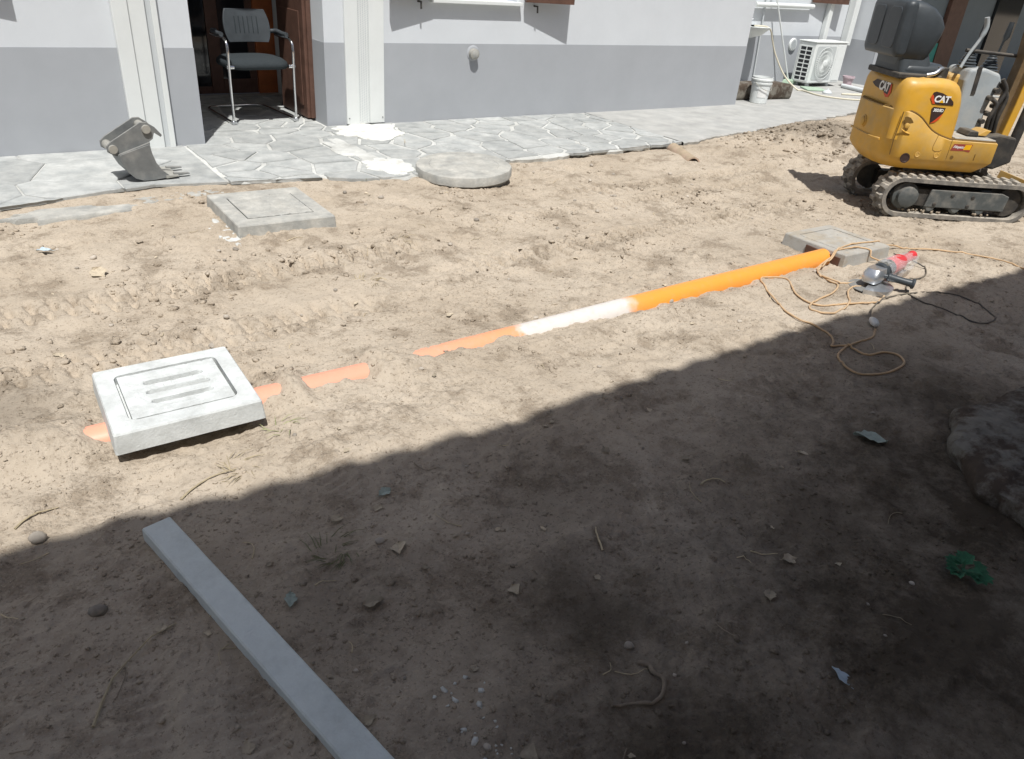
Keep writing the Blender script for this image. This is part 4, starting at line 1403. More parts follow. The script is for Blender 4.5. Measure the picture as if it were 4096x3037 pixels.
ys_ = -0.3525
for (bx_, bz_, br_) in ((-0.356, 0.455, 0.020), (-0.213, 0.458, 0.020)):
    MB().lathe([(br_, 0.0), (br_, 0.003), (br_ * 0.75, 0.004), (br_ * 0.6, 0.001), (0.006, 0.002)], 18, T(bx_, ys_, bz_, rx=PI / 2)).build("plug", MT['yellowdirty'], ex, smooth=40)
MB().lathe([(0.036, 0.0), (0.036, 0.003), (0.028, 0.0035), (0.026, 0.001)], 20, T(-0.440, ys_ + 0.0005, 0.424, rx=PI / 2)).build("exhaust_hole", MT['decalblack'], ex, smooth=40)
MB().lathe([(0.013, 0.0), (0.013, 0.002)], 14, T(-0.095, ys_, 0.452, rx=PI / 2)).build("bolt_hole", MT['seam'], ex)
MB().box(0.071, 0.077, ys_ - 0.0015, ys_ + 0.001, 0.44, 0.485, None).build("slit", MT['seam'], ex)
MB().box(-0.134, -0.1315, ys_ - 0.0012, ys_ + 0.001, 0.435, 0.575).build("panel_joint", MT['seam'], ex)
MB().tube([(-0.247, ys_, 0.60), (-0.260, ys_, 0.52), (-0.255, ys_, 0.495), (-0.235, ys_, 0.485), (-0.20, ys_, 0.488), (-0.188, ys_, 0.50)], 0.0016, 5).build("panel_joint", MT['seam'], ex)
MB().tube([(-0.552, -0.3475, 0.742), (-0.556, -0.347, 0.65), (-0.562, -0.345, 0.55), (-0.558, -0.346, 0.44)], 0.0035, 6).build("panel_joint", MT['seam'], ex)
# tie-down recess with pin
yplate([(-0.535, 0.705), (-0.52, 0.712), (-0.49, 0.705), (-0.468, 0.685), (-0.46, 0.672), (-0.495, 0.665), (-0.515, 0.655)], ys_ + 0.0005, 0.0012, "tie_recess", MT['seam'])
MB().lathe([(0.018, -0.002), (0.018, 0.010), (0.010, 0.013)], 16, T(-0.500, ys_, 0.650, rx=PI / 2)).build("tie_pin", MT['yellowdirty'], ex, smooth=40)
MB().loft([[(-0.545 + 0.012 * k, ys_ - 0.001 - 0.006 * w_, 0.632 - 0.035 * (k / 7) - 0.010 * w_ * math.sin(PI * k / 7)) for k in range(8)] for w_ in (0.0, 0.6, 1.0, 0.0)], False, False, closed=False).build("tie_lip", MT['yellow'], ex, smooth=60)
# rear bolt and ribs
MB().lathe([(0.045, 0.0), (0.045, 0.006), (0.034, 0.008), (0.034, 0.016), (0.028, 0.02)], 22, T(-0.622, 0.06, 0.60, ry=-PI / 2)).build("rear_bolt", MT['yellowdirty'], ex, smooth=40)
MB().tube([(-0.606, 0.27, 0.525), (-0.622, 0.1, 0.522), (-0.622, -0.1, 0.522), (-0.606, -0.23, 0.525)], 0.009, 8).build("rear_rib", MT['yellowdirty'], ex, smooth=60)

# decals: near side
yh = -0.3405
d1 = yplate([(-0.388, 0.845), (-0.378, 0.882), (-0.36, 0.89), (-0.31, 0.882), (-0.25, 0.858), (-0.215, 0.83), (-0.207, 0.806), (-0.30, 0.806), (-0.362, 0.808)], yh, 0.0012, "side_badge", MT['decalblack'])
yplate([(-0.388, 0.845), (-0.384, 0.866), (-0.374, 0.868), (-0.345, 0.808), (-0.362, 0.808)], yh - 0.0012, 0.0008, "badge_red", MT['decalred'], d1)
MY = Matrix.Rotation(PI / 2, 4, 'X')
text_obj("lettering", "CAT", 0.060, MT['decalwhite'], d1, Matrix.Translation((-0.303, yh - 0.0022, 0.840)) @ MY, 0.1, bold=0.0022, spacing=0.9)
MB().prism([(-0.318, 0.818), (-0.302, 0.842), (-0.286, 0.818)], yh - 0.0032, yh - 0.0026, 'y').build("badge_triangle", MT['decalyellow'], d1)
d2 = yplate([(-0.355, 0.775), (-0.345, 0.788), (-0.255, 0.785), (-0.262, 0.745), (-0.30, 0.70), (-0.335, 0.675)], yh, 0.0012, "model_badge", MT['decalblack'])
yplate([(-0.262, 0.748), (-0.275, 0.71), (-0.30, 0.685), (-0.335, 0.675), (-0.318, 0.688)], yh - 0.0012, 0.0008, "badge_red", MT['decalred'], d2)
text_obj("lettering", "300.9D", 0.028, MT['decalwhite'], d2, Matrix.Translation((-0.304, yh - 0.0022, 0.766)) @ MY, 0.1, bold=0.0008, spacing=0.88)
d3 = yplate([(-0.125, 0.500), (-0.108, 0.548), (0.032, 0.552), (0.024, 0.512), (0.022, 0.496), (-0.02, 0.502)], ys_, 0.0012, "hire_sticker", MT['decalmaroon'])
yplate([(-0.032, 0.510), (-0.022, 0.546), (0.026, 0.548), (0.020, 0.513)], ys_ - 0.0012, 0.0008, "sticker_yellow", MT['decalyellow'], d3)
text_obj("lettering", "Aleyato", 0.026, MT['decalwhite'], d3, Matrix.Translation((-0.070, ys_ - 0.0022, 0.528)) @ MY, 0.25, bold=0.0004)
# rear badge on the hood corner
d4 = MB().prism([(-0.15, 0.83), (-0.14, 0.90), (0.10, 0.90), (0.16, 0.87), (0.10, 0.85), (-0.05, 0.835), (-0.10, 0.805)], -0.5945, -0.592, 'x').build("rear_badge", MT['decalblack'], ex)
MB().prism([(-0.165, 0.84), (-0.15, 0.895), (-0.14, 0.895), (-0.125, 0.82), (-0.05, 0.828), (-0.10, 0.80), (-0.14, 0.805)], -0.5955, -0.5946, 'x').build("badge_red", MT['decalred'], d4)
MX = Matrix(((0, 0, -1, 0), (-1, 0, 0, 0), (0, 1, 0, 0), (0, 0, 0, 1)))
text_obj("lettering", "CAT", 0.085, MT['decalwhite'], d4, Matrix.Translation((-0.5962, -0.045, 0.866)) @ MX, 0.1, bold=0.003, spacing=0.9)

# seat
def oval(z, x0, x1, hw, r):
    return rrect(x0, x1, -hw, hw, r, z, 5)
MB().loft([oval(0.955, -0.58, -0.30, 0.20, 0.05), oval(1.0, -0.60, -0.28, 0.22, 0.06), oval(1.03, -0.58, -0.25, 0.21, 0.06), oval(1.05, -0.55, -0.28, 0.18, 0.06)]).build("seat_cushion", MT['blackpl'], ex, smooth=60)
bkr = [oval(1.00, -0.60, -0.42, 0.14, 0.04), oval(1.08, -0.62, -0.42, 0.20, 0.04), oval(1.15, -0.63, -0.40, 0.225, 0.05), oval(1.24, -0.64, -0.37, 0.235, 0.06), oval(1.29, -0.64, -0.365, 0.235, 0.06), oval(1.35, -0.64, -0.40, 0.23, 0.06), oval(1.40, -0.64, -0.46, 0.22, 0.05), oval(1.43, -0.64, -0.53, 0.20, 0.04), oval(1.44, -0.635, -0.57, 0.18, 0.03)]
sb = MB().loft(bkr).build("seat_backrest", MT['blackpl'], ex, smooth=60)
def shell_sec(x, a, z0, z1):
    return [(x, p[0], p[1]) for p in rrect(-a, a, z0, z1, 0.035, n=4)]
MB().loft([shell_sec(-0.62, 0.25, 1.09, 1.435), shell_sec(-0.64, 0.262, 1.08, 1.445), shell_sec(-0.685, 0.26, 1.082, 1.44), shell_sec(-0.70, 0.245, 1.10, 1.425), shell_sec(-0.704, 0.20, 1.14, 1.39)]).build("back_shell", MT['blackpl'], sb, smooth=50)
for yy_ in (-0.12, 0.12):
    MB().loft([shell_sec(-0.700, 0.09, 1.13, 1.40), shell_sec(-0.709, 0.085, 1.135, 1.395)]).build("shell_panel", MT['blackpl'], sb, bevel=0.003).location.y = yy_
MB().loft([oval(0.97, -0.60, -0.36, 0.22, 0.04), oval(1.06, -0.61, -0.38, 0.20, 0.04), oval(1.12, -0.62, -0.40, 0.18, 0.04)]).build("seat_pedestal", MT['blackpl'], ex, smooth=50)
MB().box(-0.62, -0.30, -0.25, 0.25, 0.945, 0.985).build("seat_base", MT['darkmetal'], ex, bevel=0.01)
MB().box(-0.60, -0.50, 0.10, 0.18, 0.97, 1.02).build("seat_latch", MT['silver'], ex, bevel=0.006)
MB().tube(catmull([(-0.43, -0.27, 0.985), (-0.38, -0.28, 1.0), (-0.33, -0.25, 1.03), (-0.28, -0.2, 1.02)], 4), 0.014, 8).build("grab_bar", MT['silver'], ex, smooth=50)
MB().box(-0.33, -0.26, -0.24, -0.16, 0.96, 1.04).build("control_box", MT['darkmetal'], ex, bevel=0.008)

# front console: grey cowl with hoses, levers and bellows
cow = [(0.02, 0.58), (-0.02, 0.95), (0.0, 1.03), (0.12, 1.04), (0.24, 1.01), (0.27, 0.95), (0.24, 0.85), (0.22, 0.74), (0.24, 0.62), (0.22, 0.58)]
MB().prism(cow, -0.06, 0.24, 'y').build("console", MT['greypanel'], ex, bevel=0.025, seg=3)
MB().prism([(0.06, 0.86), (0.05, 1.046), (0.08, 1.05), (0.09, 0.86)], -0.066, -0.058, 'y').build("console_strap", MT['darkmetal'], ex)
MB().box(-0.10, 0.02, 0.02, 0.30, 0.58, 0.98).build("console_back", MT['yellowdirty'], ex, bevel=0.02)
for k, pts in enumerate(([(0.25, -0.08, 0.98), (0.30, -0.09, 0.90), (0.27, -0.09, 0.78), (0.30, -0.06, 0.62)], [(0.22, -0.09, 0.84), (0.26, -0.10, 0.80), (0.24, -0.10, 0.70), (0.26, -0.08, 0.60)], [(0.26, -0.05, 0.95), (0.34, -0.06, 0.86), (0.33, -0.06, 0.70), (0.36, -0.04, 0.55)])):
    MB().tube(catmull(pts, 6), 0.016, 8).build("hydraulic_hose", MT['darkmetal'], ex, smooth=60)
for k in range(5):
    MB().lathe([(0.018, -0.03), (0.018, 0.03)], 10, T(0.20 + 0.03 * (k % 3), -0.075, 0.68 + 0.055 * k, rx=PI / 2, ry=0.4)).build("valve", MT['darkmetal'], ex, smooth=40)
def bellows(x, y, z, lean):
    rings_ = []
    for k in range(13):
        t = k / 12
        r = (0.075 - 0.05 * t) * (1.0 if k % 2 else 0.82)
        rings_.append([(x + lean * t + r * math.cos(2 * PI * q / 16), y + r * math.sin(2 * PI * q / 16), z + 0.12 * t) for q in range(16)])
    return MB().loft(rings_).build("bellows", MT['blackpl'], ex, smooth=50)
bellows(0.04, 0.08, 1.03, 0.0)
bellows(0.24, 0.12, 1.01, 0.0)
MB().tube(catmull([(-0.06, -0.02, 1.03), (-0.02, 0.0, 1.12), (0.03, 0.01, 1.22), (0.05, 0.01, 1.30), (0.03, 0.01, 1.37)], 5), [0.012] * 12 + [0.017] * 9, 8).build("travel_lever", MT['greypanel'], ex, smooth=60)
for (x, y, z0) in ((0.06, 0.08, 1.13), (0.27, 0.12, 1.12)):
    MB().tube([(x, y, z0), (x + 0.01, y, z0 + 0.10), (x + 0.02, y, z0 + 0.13), (x + 0.025, y, z0 + 0.23)], [0.009, 0.009, 0.024, 0.018], 10).build("joystick", MT['blackpl'], ex, smooth=60)
MB().tube([(-0.02, 0.05, 1.145), (0.30, 0.05, 1.135), (0.44, 0.05, 1.13)], 0.013, 8).build("console_bar", MT['darkmetal'], ex, smooth=60)
MB().prism([(0.10, 0.60), (0.17, 0.60), (0.20, 0.64), (0.16, 0.64)], -0.25, -0.10, 'y').build("foot_pedal", MT['yellowdirty'], ex, bevel=0.004)
MB().prism([(0.02, 0.595), (0.11, 0.595), (0.10, 0.63), (0.04, 0.63)], -0.26, -0.10, 'y').build("foot_rest", MT['darkmetal'], ex, bevel=0.006)

# swing post, boom, cylinder, blade
MB().prism([(0.20, 0.36), (0.20, 0.56), (0.36, 0.60), (0.50, 0.58), (0.52, 0.40), (0.40, 0.34)], -0.13, 0.13, 'y').build("swing_post", MT['darkmetal'], ex, bevel=0.015)
MB().prism([(0.405, 0.46), (0.46, 0.46), (0.49, 0.80), (0.515, 1.20), (0.58, 1.60), (0.85, 2.05), (0.80, 2.12), (0.51, 1.66), (0.455, 1.2), (0.435, 0.8)], -0.055, 0.055, 'y').build("boom", MT['yellow'], ex, bevel=0.008)
MB().prism([(0.33, 0.48), (0.37, 0.48), (0.415, 1.10), (0.40, 1.32), (0.35, 1.36), (0.37, 1.10)], -0.05, 0.05, 'y').build("boom_shade_plate", MT['boomshade'], ex, bevel=0.006)  # added plate that carries the painted shade beside the boom
MB().tube([(0.56, 0.0, 0.44), (0.60, 0.0, 1.02)], 0.036, 14).build("boom_cylinder", MT['darkmetal'], ex, smooth=50)
MB().tube([(0.60, 0.0, 1.02), (0.63, 0.0, 1.55)], 0.018, 12).build("cylinder_rod", MT['chrome'], ex, smooth=50)
MB().tube([(0.80, 0.0, 2.08), (1.25, 0.0, 1.6), (1.35, 0.0, 0.9)], 0.05, 10).build("stick", MT['yellow'], ex)
for s in (-1, 1):
    MB().prism([(0.20, 0.16), (0.20, 0.22), (0.78, 0.20), (0.78, 0.12)], s * 0.14 - 0.02, s * 0.14 + 0.02, 'y').build("blade_arm", MT['darkmetal'], ex, bevel=0.006)
MB().prism([(0.78, 0.005), (0.80, 0.0), (0.80, 0.10), (0.82, 0.24), (0.80, 0.245), (0.775, 0.12)], -0.36, 0.36, 'y').build("dozer_blade", MT['yellowdirty'], ex, bevel=0.003)

# ------------------------------------------------------------------ angle grinder
ag = thing("angle_grinder", "angle grinder with red body and black side handle lying by the far cover", "angle grinder", (4.08, 2.035, max(gh(4.08, 2.03), gh(4.0, 2.0), gh(4.15, 2.0)) + 0.012), math.radians(6))
MB().lathe([(0.0125, 0.0), (0.115, 0.0), (0.115, 0.004), (0.0125, 0.004)], 40).build("cutting_disc", MT['steel'], ag)
gd = [[((q) * math.cos(math.radians(a)), (q) * math.sin(math.radians(a)), z) for a in range(190, 371, 10)] for q, z in ((0.124, -0.006), (0.126, 0.022), (0.04, 0.026), (0.04, 0.022), (0.121, 0.018), (0.121, -0.006))]
MB().loft(gd + [gd[0]], False, False, closed=False).build("guard", MT['silver'], ag, smooth=30)
MB().lathe([(0.028, 0.004), (0.028, 0.035), (0.04, 0.04)], 20).build("spindle", MT['darkmetal'], ag, smooth=40)
MB().loft([rrect(-0.045, 0.06, -0.042, 0.042, 0.02, 0.036), rrect(-0.052, 0.075, -0.047, 0.047, 0.025, 0.055), rrect(-0.045, 0.085, -0.047, 0.047, 0.025, 0.085), rrect(-0.02, 0.085, -0.04, 0.04, 0.025, 0.112)]).build("gear_head", MT['silver'], ag, smooth=35)
mb = MB()
mt = T(0.07, 0, 0.078, ry=PI / 2 - 0.05)
mb.lathe([(0.046, 0.0), (0.05, 0.01), (0.05, 0.10), (0.047, 0.115)], 24, mt)
mb.build("motor_front", MT['blackpl'], ag, smooth=40)
MB().lathe([(0.049, 0.115), (0.050, 0.13), (0.048, 0.25), (0.042, 0.27)], 24, mt).build("motor_housing", MT['red'], ag, smooth=40)
MB().lathe([(0.036, 0.27), (0.029, 0.30), (0.026, 0.38), (0.030, 0.43), (0.022, 0.44)], 20, mt).build("rear_grip", MT['red'], ag, smooth=40)
for k in range(5):
    MB().box(0.09 + 0.018 * k, 0.098 + 0.018 * k, -0.03, 0.03, 0.118, 0.131).build("air_slot", MT['steellight'], ag)
ha = MB()
mt = T(0.045, -0.040, 0.075, rz=math.radians(27)) @ Matrix.Rotation(PI / 2 + 0.10, 4, 'X')
ha.lathe([(0.012, 0.0), (0.012, 0.02), (0.024, 0.025), (0.021, 0.05), (0.019, 0.10), (0.021, 0.15), (0.030, 0.158), (0.028, 0.168)], 18, mt)
ha.build("side_handle", MT['blackpl'], ag, smooth=40)
# crumpled film over the housing
fr_ = []
rsn = np.random.RandomState(44)
for k in range(14):
    t = k / 13
    x = 0.10 + 0.42 * t
    rad = 0.068 * (0.9 + 0.2 * math.sin(PI * t)) * (1.0 - 0.35 * t)
    fr_.append([(x + 0.012 * (rsn.rand() - 0.5), rad * (1 + 0.30 * (rsn.rand() - 0.5)) * math.cos(2 * PI * q / 18), 0.072 + rad * (1 + 0.30 * (rsn.rand() - 0.5)) * math.sin(2 * PI * q / 18)) for q in range(18)])
MB().loft(fr_, False, False).build("plastic_wrap", MT['film'], ag)

# ------------------------------------------------------------------ cords
CA = [(3.536, 1.664), (3.458, 1.627), (3.4, 1.623), (3.314, 1.634), (3.228, 1.629), (3.132, 1.601), (3.081, 1.568), (3.043, 1.514), (3.029, 1.444), (3.071, 1.404), (3.132, 1.376), (3.216, 1.368), (3.304, 1.379), (3.355, 1.412), (3.376, 1.461), (3.341, 1.502), (3.259, 1.521), (3.249, 1.557), (3.26, 1.614), (3.231, 1.66), (3.186, 1.674), (3.228, 1.694), (3.269, 1.738), (3.295, 1.809), (3.315, 1.886), (3.306, 1.944), (3.337, 2.059), (3.397, 2.165), (3.461, 2.278), (3.536, 2.375), (3.597, 2.41), (3.651, 2.395), (3.718, 2.355), (3.682, 2.282), (3.588, 2.176), (3.552, 2.072), (3.573, 2.002), (3.675, 1.964), (3.801, 1.923), (3.898, 1.886), (3.996, 1.901), (4.061, 1.932), (4.098, 2.001), (4.058, 2.052), (3.986, 2.075), (3.898, 2.052), (3.823, 2.003), (3.759, 1.953), (3.644, 1.91), (3.537, 1.896), (3.474, 1.917), (3.443, 1.961), (3.469, 2.004), (3.54, 2.038), (3.667, 2.067), (3.789, 2.082), (3.894, 2.118), (3.944, 2.156), (3.944, 2.205), (3.983, 2.291), (4.047, 2.356), (4.236, 2.40), (4.36, 2.40), (4.46, 2.38), (4.50, 2.34), (4.50, 2.29), (4.54, 2.25), (4.405, 2.207), (4.139, 2.138), (4.022, 2.124), (3.963, 2.147), (3.952, 2.202), (3.956, 2.268), (4.003, 2.328), (4.106, 2.36), (4.26, 2.395), (4.40, 2.43), (4.55, 2.43), (4.70, 2.40), (4.92, 2.385), (5.02, 2.345), (5.161, 2.284), (5.296, 2.169), (5.384, 2.032), (5.423, 1.919), (5.40, 1.746), (5.36, 1.579)]
CB = [(3.588, 1.726), (3.714, 1.8), (3.837, 1.856), (4.019, 1.89), (4.111, 1.88), (4.228, 1.854), (4.364, 1.8), (4.453, 1.737), (4.456, 1.661), (4.407, 1.562), (4.312, 1.452), (4.265, 1.419), (4.184, 1.413), (4.129, 1.449), (4.136, 1.538), (4.156, 1.644), (4.144, 1.729), (4.167, 1.82), (4.23, 1.896), (4.34, 1.95), (4.449, 1.995), (4.538, 1.978), (4.643, 2.001), (4.73, 2.06), (4.70, 2.15), (4.60, 2.21)]
def cord(pts, r, sub, lift=None):
    P = catmull([(x, y, 0) for x, y in pts], sub)
    xy = np.array([(p[0], p[1]) for p in P])
    zz_ = ground_h(xy[:, 0], xy[:, 1]) + r * 0.7
    # over the far cover and its neighbours
    ca, sa = math.cos(math.radians(1.5)), math.sin(math.radians(1.5))
    lx = np.abs((xy[:, 0] - 4.50) * ca - (xy[:, 1] - 2.545) * sa)
    ly = np.abs((xy[:, 0] - 4.50) * sa + (xy[:, 1] - 2.545) * ca)
    zz_ = np.where((lx < 0.25) & (ly < 0.245), 0.07 + r, zz_)
    k = np.ones(19) / 19
    zp = np.pad(zz_, 9, mode='edge')
    sm = np.convolve(zp, k, 'valid')
    zz_ = np.maximum(sm, zz_ - 0.003) + 0.003
    return [(x, y, z) for (x, y), z in zip(xy, zz_)]
pa = cord(CA, 0.0052, 6)
# crossings ride over earlier coils
for i in range(len(pa)):
    for j in range(0, i - 25, 3):
        if (pa[i][0] - pa[j][0]) ** 2 + (pa[i][1] - pa[j][1]) ** 2 < 0.0004:
            pa[i] = (pa[i][0], pa[i][1], max(pa[i][2], pa[j][2] + 0.010))
tag(MB().tube(pa, 0.0052, 8).build("extension_cord", MT['cord'], smooth=60), "orange extension cord lying in loose coils around the far pipe end", "cord")
pb = cord(CB, 0.0042, 6)
for i in range(len(pb)):
    for j in range(0, len(pa), 3):
        if (pb[i][0] - pa[j][0]) ** 2 + (pb[i][1] - pa[j][1]) ** 2 < 0.0003:
            pb[i] = (pb[i][0], pb[i][1], max(pb[i][2], pa[j][2] + 0.011))
for i in range(len(pb) - 14, len(pb)):
    t = (i - (len(pb) - 14)) / 13
    pb[i] = (pb[i][0], pb[i][1], pb[i][2] * (1 - t) + 0.07 * t)
tag(MB().tube(pb, 0.0042, 8).build("power_cable", MT['blackcord'], smooth=60), "black cable of the angle grinder looping over the shadow edge", "cable")
pgz = gh(3.56, 1.695) + 0.022
pg = thing("plug_connector", "white plug and socket joining the two cords on the soil", "plug", (3.562, 1.697, pgz), math.atan2(1.726 - 1.664, 3.588 - 3.536))
MB().loft([[(x, r * math.cos(2 * PI * k / 14), r * 0.9 * math.sin(2 * PI * k / 14)) for k in range(14)] for x, r in ((-0.042, 0.009), (-0.036, 0.016), (-0.005, 0.021), (0.0, 0.021))]).build("socket", MT['whitep'], pg, smooth=50)
MB().loft([[(x, r * math.cos(2 * PI * k / 14), r * 0.9 * math.sin(2 * PI * k / 14)) for k in range(14)] for x, r in ((0.002, 0.020), (0.02, 0.018), (0.034, 0.012), (0.044, 0.007))]).build("plug", MT['whitep'], pg, smooth=50)

# ------------------------------------------------------------------ soil litter
def lump_mesh(name, m, seed, n1=10, n2=7, amp=0.25, flat=0.7):
    rs_ = np.random.RandomState(seed)
    rings_ = []
    for k in range(1, n2):
        th = PI * k / n2
        rings_.append([((1 + amp * (rs_.rand() - 0.5)) * math.sin(th) * math.cos(2 * PI * q / n1), (1 + amp * (rs_.rand() - 0.5)) * math.sin(th) * math.sin(2 * PI * q / n1) * 0.8, -math.cos(th) * flat * (1 + amp * 0.5 * (rs_.rand() - 0.5))) for q in range(n1)])
    return MB().loft(rings_)

def put(proto_me, name, x, y, s, z=None, rot=None, sc=None):
    o = bpy.data.objects.new(name, proto_me)
    COL.objects.link(o)
    o.location = (x, y, (gh(x, y) if z is None else z))
    o.scale = (s, s, s) if sc is None else sc
    o.rotation_euler = rot if rot else (random.uniform(-0.3, 0.3), random.uniform(-0.3, 0.3), random.random() * 6.28)
    return o

def proto_meshes(builds):
    out = []
    for o in builds:
        out.append(o.data)
        bpy.data.objects.remove(o)
    return out

peb = proto_meshes([lump_mesh("pebble", None, 100 + k, amp=0.22 + 0.05 * k, flat=0.55 + 0.06 * k).build("pebble", MT['pebble'], smooth=60) for k in range(5)])
named_pebbles = [(0.02, 1.64, 0.022, "oval blue-grey pebble on the shaded soil left of the concrete strip"),
                 (-0.07, 2.01, 0.028, "flat pale stone on the sunny side of the shadow edge at the left"),
                 (0.68, 2.97, 0.020, "small pale stone just behind the pale slotted cover"),
                 (1.12, 0.87, 0.014, "round pebble beside the bent root in the shade"),
                 (0.73, 1.51, 0.016, "round pebble next to the withered grass tuft in the shade"),
                 (2.85, 2.42, 0.020, "reddish stone against the sunny side of the orange pipe")]
for (x, y, s, lb) in named_pebbles:
    tag(put(random.choice(peb), "pebble", x, y, s, z=gh(x, y) + s * 0.3), lb, "pebble")
rsn = np.random.RandomState(5)
cnt = 0
spots = []
while cnt < 80:
    x = rsn.uniform(-0.6, 6.0)
    y = rsn.uniform(0.45, 4.9)
    if abs(y - PIPE_Y) < 0.09 and 0 < x < 4.5:
        continue
    if (abs(x - 0.43) < 0.3 and abs(y - 2.5) < 0.3) or (abs(x - 4.5) < 0.3 and abs(y - 2.5) < 0.3) or (abs(x - 1.47) < 0.36 and abs(y - 4.5) < 0.4) or (2.3 < x and y < 1.1):
        continue
    s = 0.004 + 0.009 * rsn.rand() ** 2 + 0.0016 * y
    tag(put(peb[rsn.randint(5)], "pebble", x, y, s, z=gh(x, y) + s * 0.25), "small pebble in the shaded foreground" if y < 1.85 else ("small pebble on the sunny soil between shadow edge and orange pipe" if y < PIPE_Y else "small pebble on the sunny soil between orange pipe and paving"), "pebble", "small pebbles in the shade" if y < 1.85 else ("small pebbles in front of the pipe" if y < PIPE_Y else "small pebbles behind the pipe"))
    cnt += 1

# leaves
def leaf_mesh(seed, m, lobes=0.15):
    rs_ = np.random.RandomState(seed)
    b = MB()
    n = 9
    L = []
    R_ = []
    C = []
    for k in range(n):
        t = k / (n - 1)
        wv = (0.05 + 0.95 * math.sin(PI * t ** 0.8)) * 0.32 * (1 + lobes * (rs_.rand() - 0.5) * 4)
        cz = 0.10 * math.sin(PI * t) + 0.10 * t * t
        C.append((t - 0.5, 0.03 * math.sin(5 * t), cz * 0.6))
        L.append((t - 0.5 + 0.05 * rs_.rand(), wv, cz * 0.6 + 0.10 + 0.08 * (rs_.rand() - 0.3)))
        R_.append((t - 0.5 + 0.05 * rs_.rand(), -wv, cz * 0.6 + 0.06 + 0.08 * (rs_.rand() - 0.3)))
    vs_ = C + L + R_
    fs = []
    for k in range(n - 1):
        fs.append((k, k + 1, n + k + 1, n + k))
        fs.append((k + 1, k, 2 * n + k, 2 * n + k + 1))
    b.add(vs_, fs)
    b.tube([(-0.5, 0, 0.0), (-0.72, 0.03, 0.05)], 0.012, 4)
    o = b.build("leaf", m, recalc=False)
    md = o.modifiers.new("s", 'SOLIDIFY')
    md.thickness = 0.012
    dg = bpy.context.evaluated_depsgraph_get()
    me_ = bpy.data.meshes.new_from_object(o.evaluated_get(dg))
    me_.name = "leaf"
    bpy.data.objects.remove(o)
    return me_

lv = [leaf_mesh(200 + k, MT['leafdry'], 0.12 + 0.05 * k) for k in range(4)]
lvg = [leaf_mesh(220 + k, MT['leafgrey'], 0.2) for k in range(2)]
named_leaves = [(2.57, 1.09, 0.125, lvg[0], "large crumpled grey-green leaf on the shaded soil left of the broken slab"),
                (0.85, 1.72, 0.055, lvg[1], "grey-green oval leaf close to the shadow edge above the grass tuft"),
                (0.67, 1.68, 0.05, lv[0], "folded tan leaf in the shade near the shadow edge"),
                (0.61, 1.31, 0.055, lv[1], "reddish brown leaf lying right of the concrete strip"),
                (0.43, 1.42, 0.05, lvg[1], "small grey torn leaf next to the concrete strip's right edge"),
                (0.97, 1.17, 0.045, lv[2], "pale two-lobed dry leaf on the dark damp patch"),
                (1.74, 0.84, 0.05, lv[3], "narrow upright yellowish leaf in the damp hollow at the right"),
                (1.56, 0.77, 0.05, lv[0], "curled tan leaf with dark underside in the right foreground"),
                (0.71, 0.75, 0.05, lv[2], "dry leaf at the bottom edge of the picture"),
                (0.42, 3.95, 0.10, lv[3], "long pale leaf standing in the sunny churned soil at the left"),
                (1.86, 1.37, 0.035, lv[1], "small bleached leaf in the middle of the shade"),
                (0.76, 1.45, 0.06, lv[1], "cluster of brown leaves beside the withered grass tuft")]
for (x, y, s, m_, lb) in named_leaves:
    tag(put(m_, "leaf", x, y, s, z=gh(x, y) + 0.004), lb, "leaf")
for k in range(62):
    x = rsn.uniform(-0.3, 4.2) if k >= 26 else rsn.uniform(-0.2, 2.5)
    y = rsn.uniform(0.5, 1.82) if k < 26 else rsn.uniform(1.8, 4.8)
    if (abs(y - PIPE_Y) < 0.12) or (abs(x - 0.43) < 0.3 and abs(y - 2.5) < 0.3) or (2.3 < x and y < 1.1) or (1.1 < x < 1.85 and y > 4.1):
        continue
    tag(put(lv[rsn.randint(4)], "leaf", x, y, 0.016 + 0.022 * rsn.rand(), z=gh(x, y) + 0.003), "tiny dry leaf fragment in the shaded foreground" if y < 1.85 else "tiny dry leaf fragment on the sunny soil", "leaf", "leaf fragments in the shade" if y < 1.85 else "leaf fragments in the sun")

tag(put(leaf_mesh(300, MT['paper'], 0.25), "plastic_scrap", 1.49, 0.50, 0.055, z=gh(1.49, 0.5) + 0.004), "pale blue plastic scrap on the dark soil at the lower right", "scrap")
tag(put(leaf_mesh(301, MT['paper'], 0.25), "plastic_scrap", 0.24, 4.35, 0.07, z=gh(0.24, 4.35) + 0.004), "glossy pale scrap on the sunny soil at the far left", "scrap")

# root
rp = [(1.10, 0.815), (1.115, 0.79), (1.10, 0.765), (1.105, 0.735), (1.08, 0.71), (1.045, 0.70), (1.01, 0.715), (0.975, 0.735), (0.945, 0.745)]
P = catmull([(x, y, 0) for x, y in rp], 4)
P = [(x, y, gh(x, y) + 0.004 + 0.006 * math.sin(PI * i / len(P))) for i, (x, y, z) in enumerate(P)]
tag(MB().tube(P, [0.0065 - 0.004 * i / len(P) + 0.0012 * random.random() for i in range(len(P))], 7).build("root", MT['twig'], smooth=60), "thick curved root lying on the dark soil in the foreground", "root")

# twigs and straws
def twig(x, y, a, L, r, m, bend, name, lab_, grp):
    pts = []
    for k in range(6):
        t = k / 5
        px = x + L * (t - 0.5) * math.cos(a) - bend * L * math.sin(PI * t) * math.sin(a)
        py = y + L * (t - 0.5) * math.sin(a) + bend * L * math.sin(PI * t) * math.cos(a)
        pts.append((px, py, gh(px, py) + r * 1.2 + 0.004 * math.sin(PI * t)))
    return tag(MB().tube(pts, [r * (1 - 0.5 * k / 5) for k in range(6)], 5).build(name, m), lab_, "twig", grp)

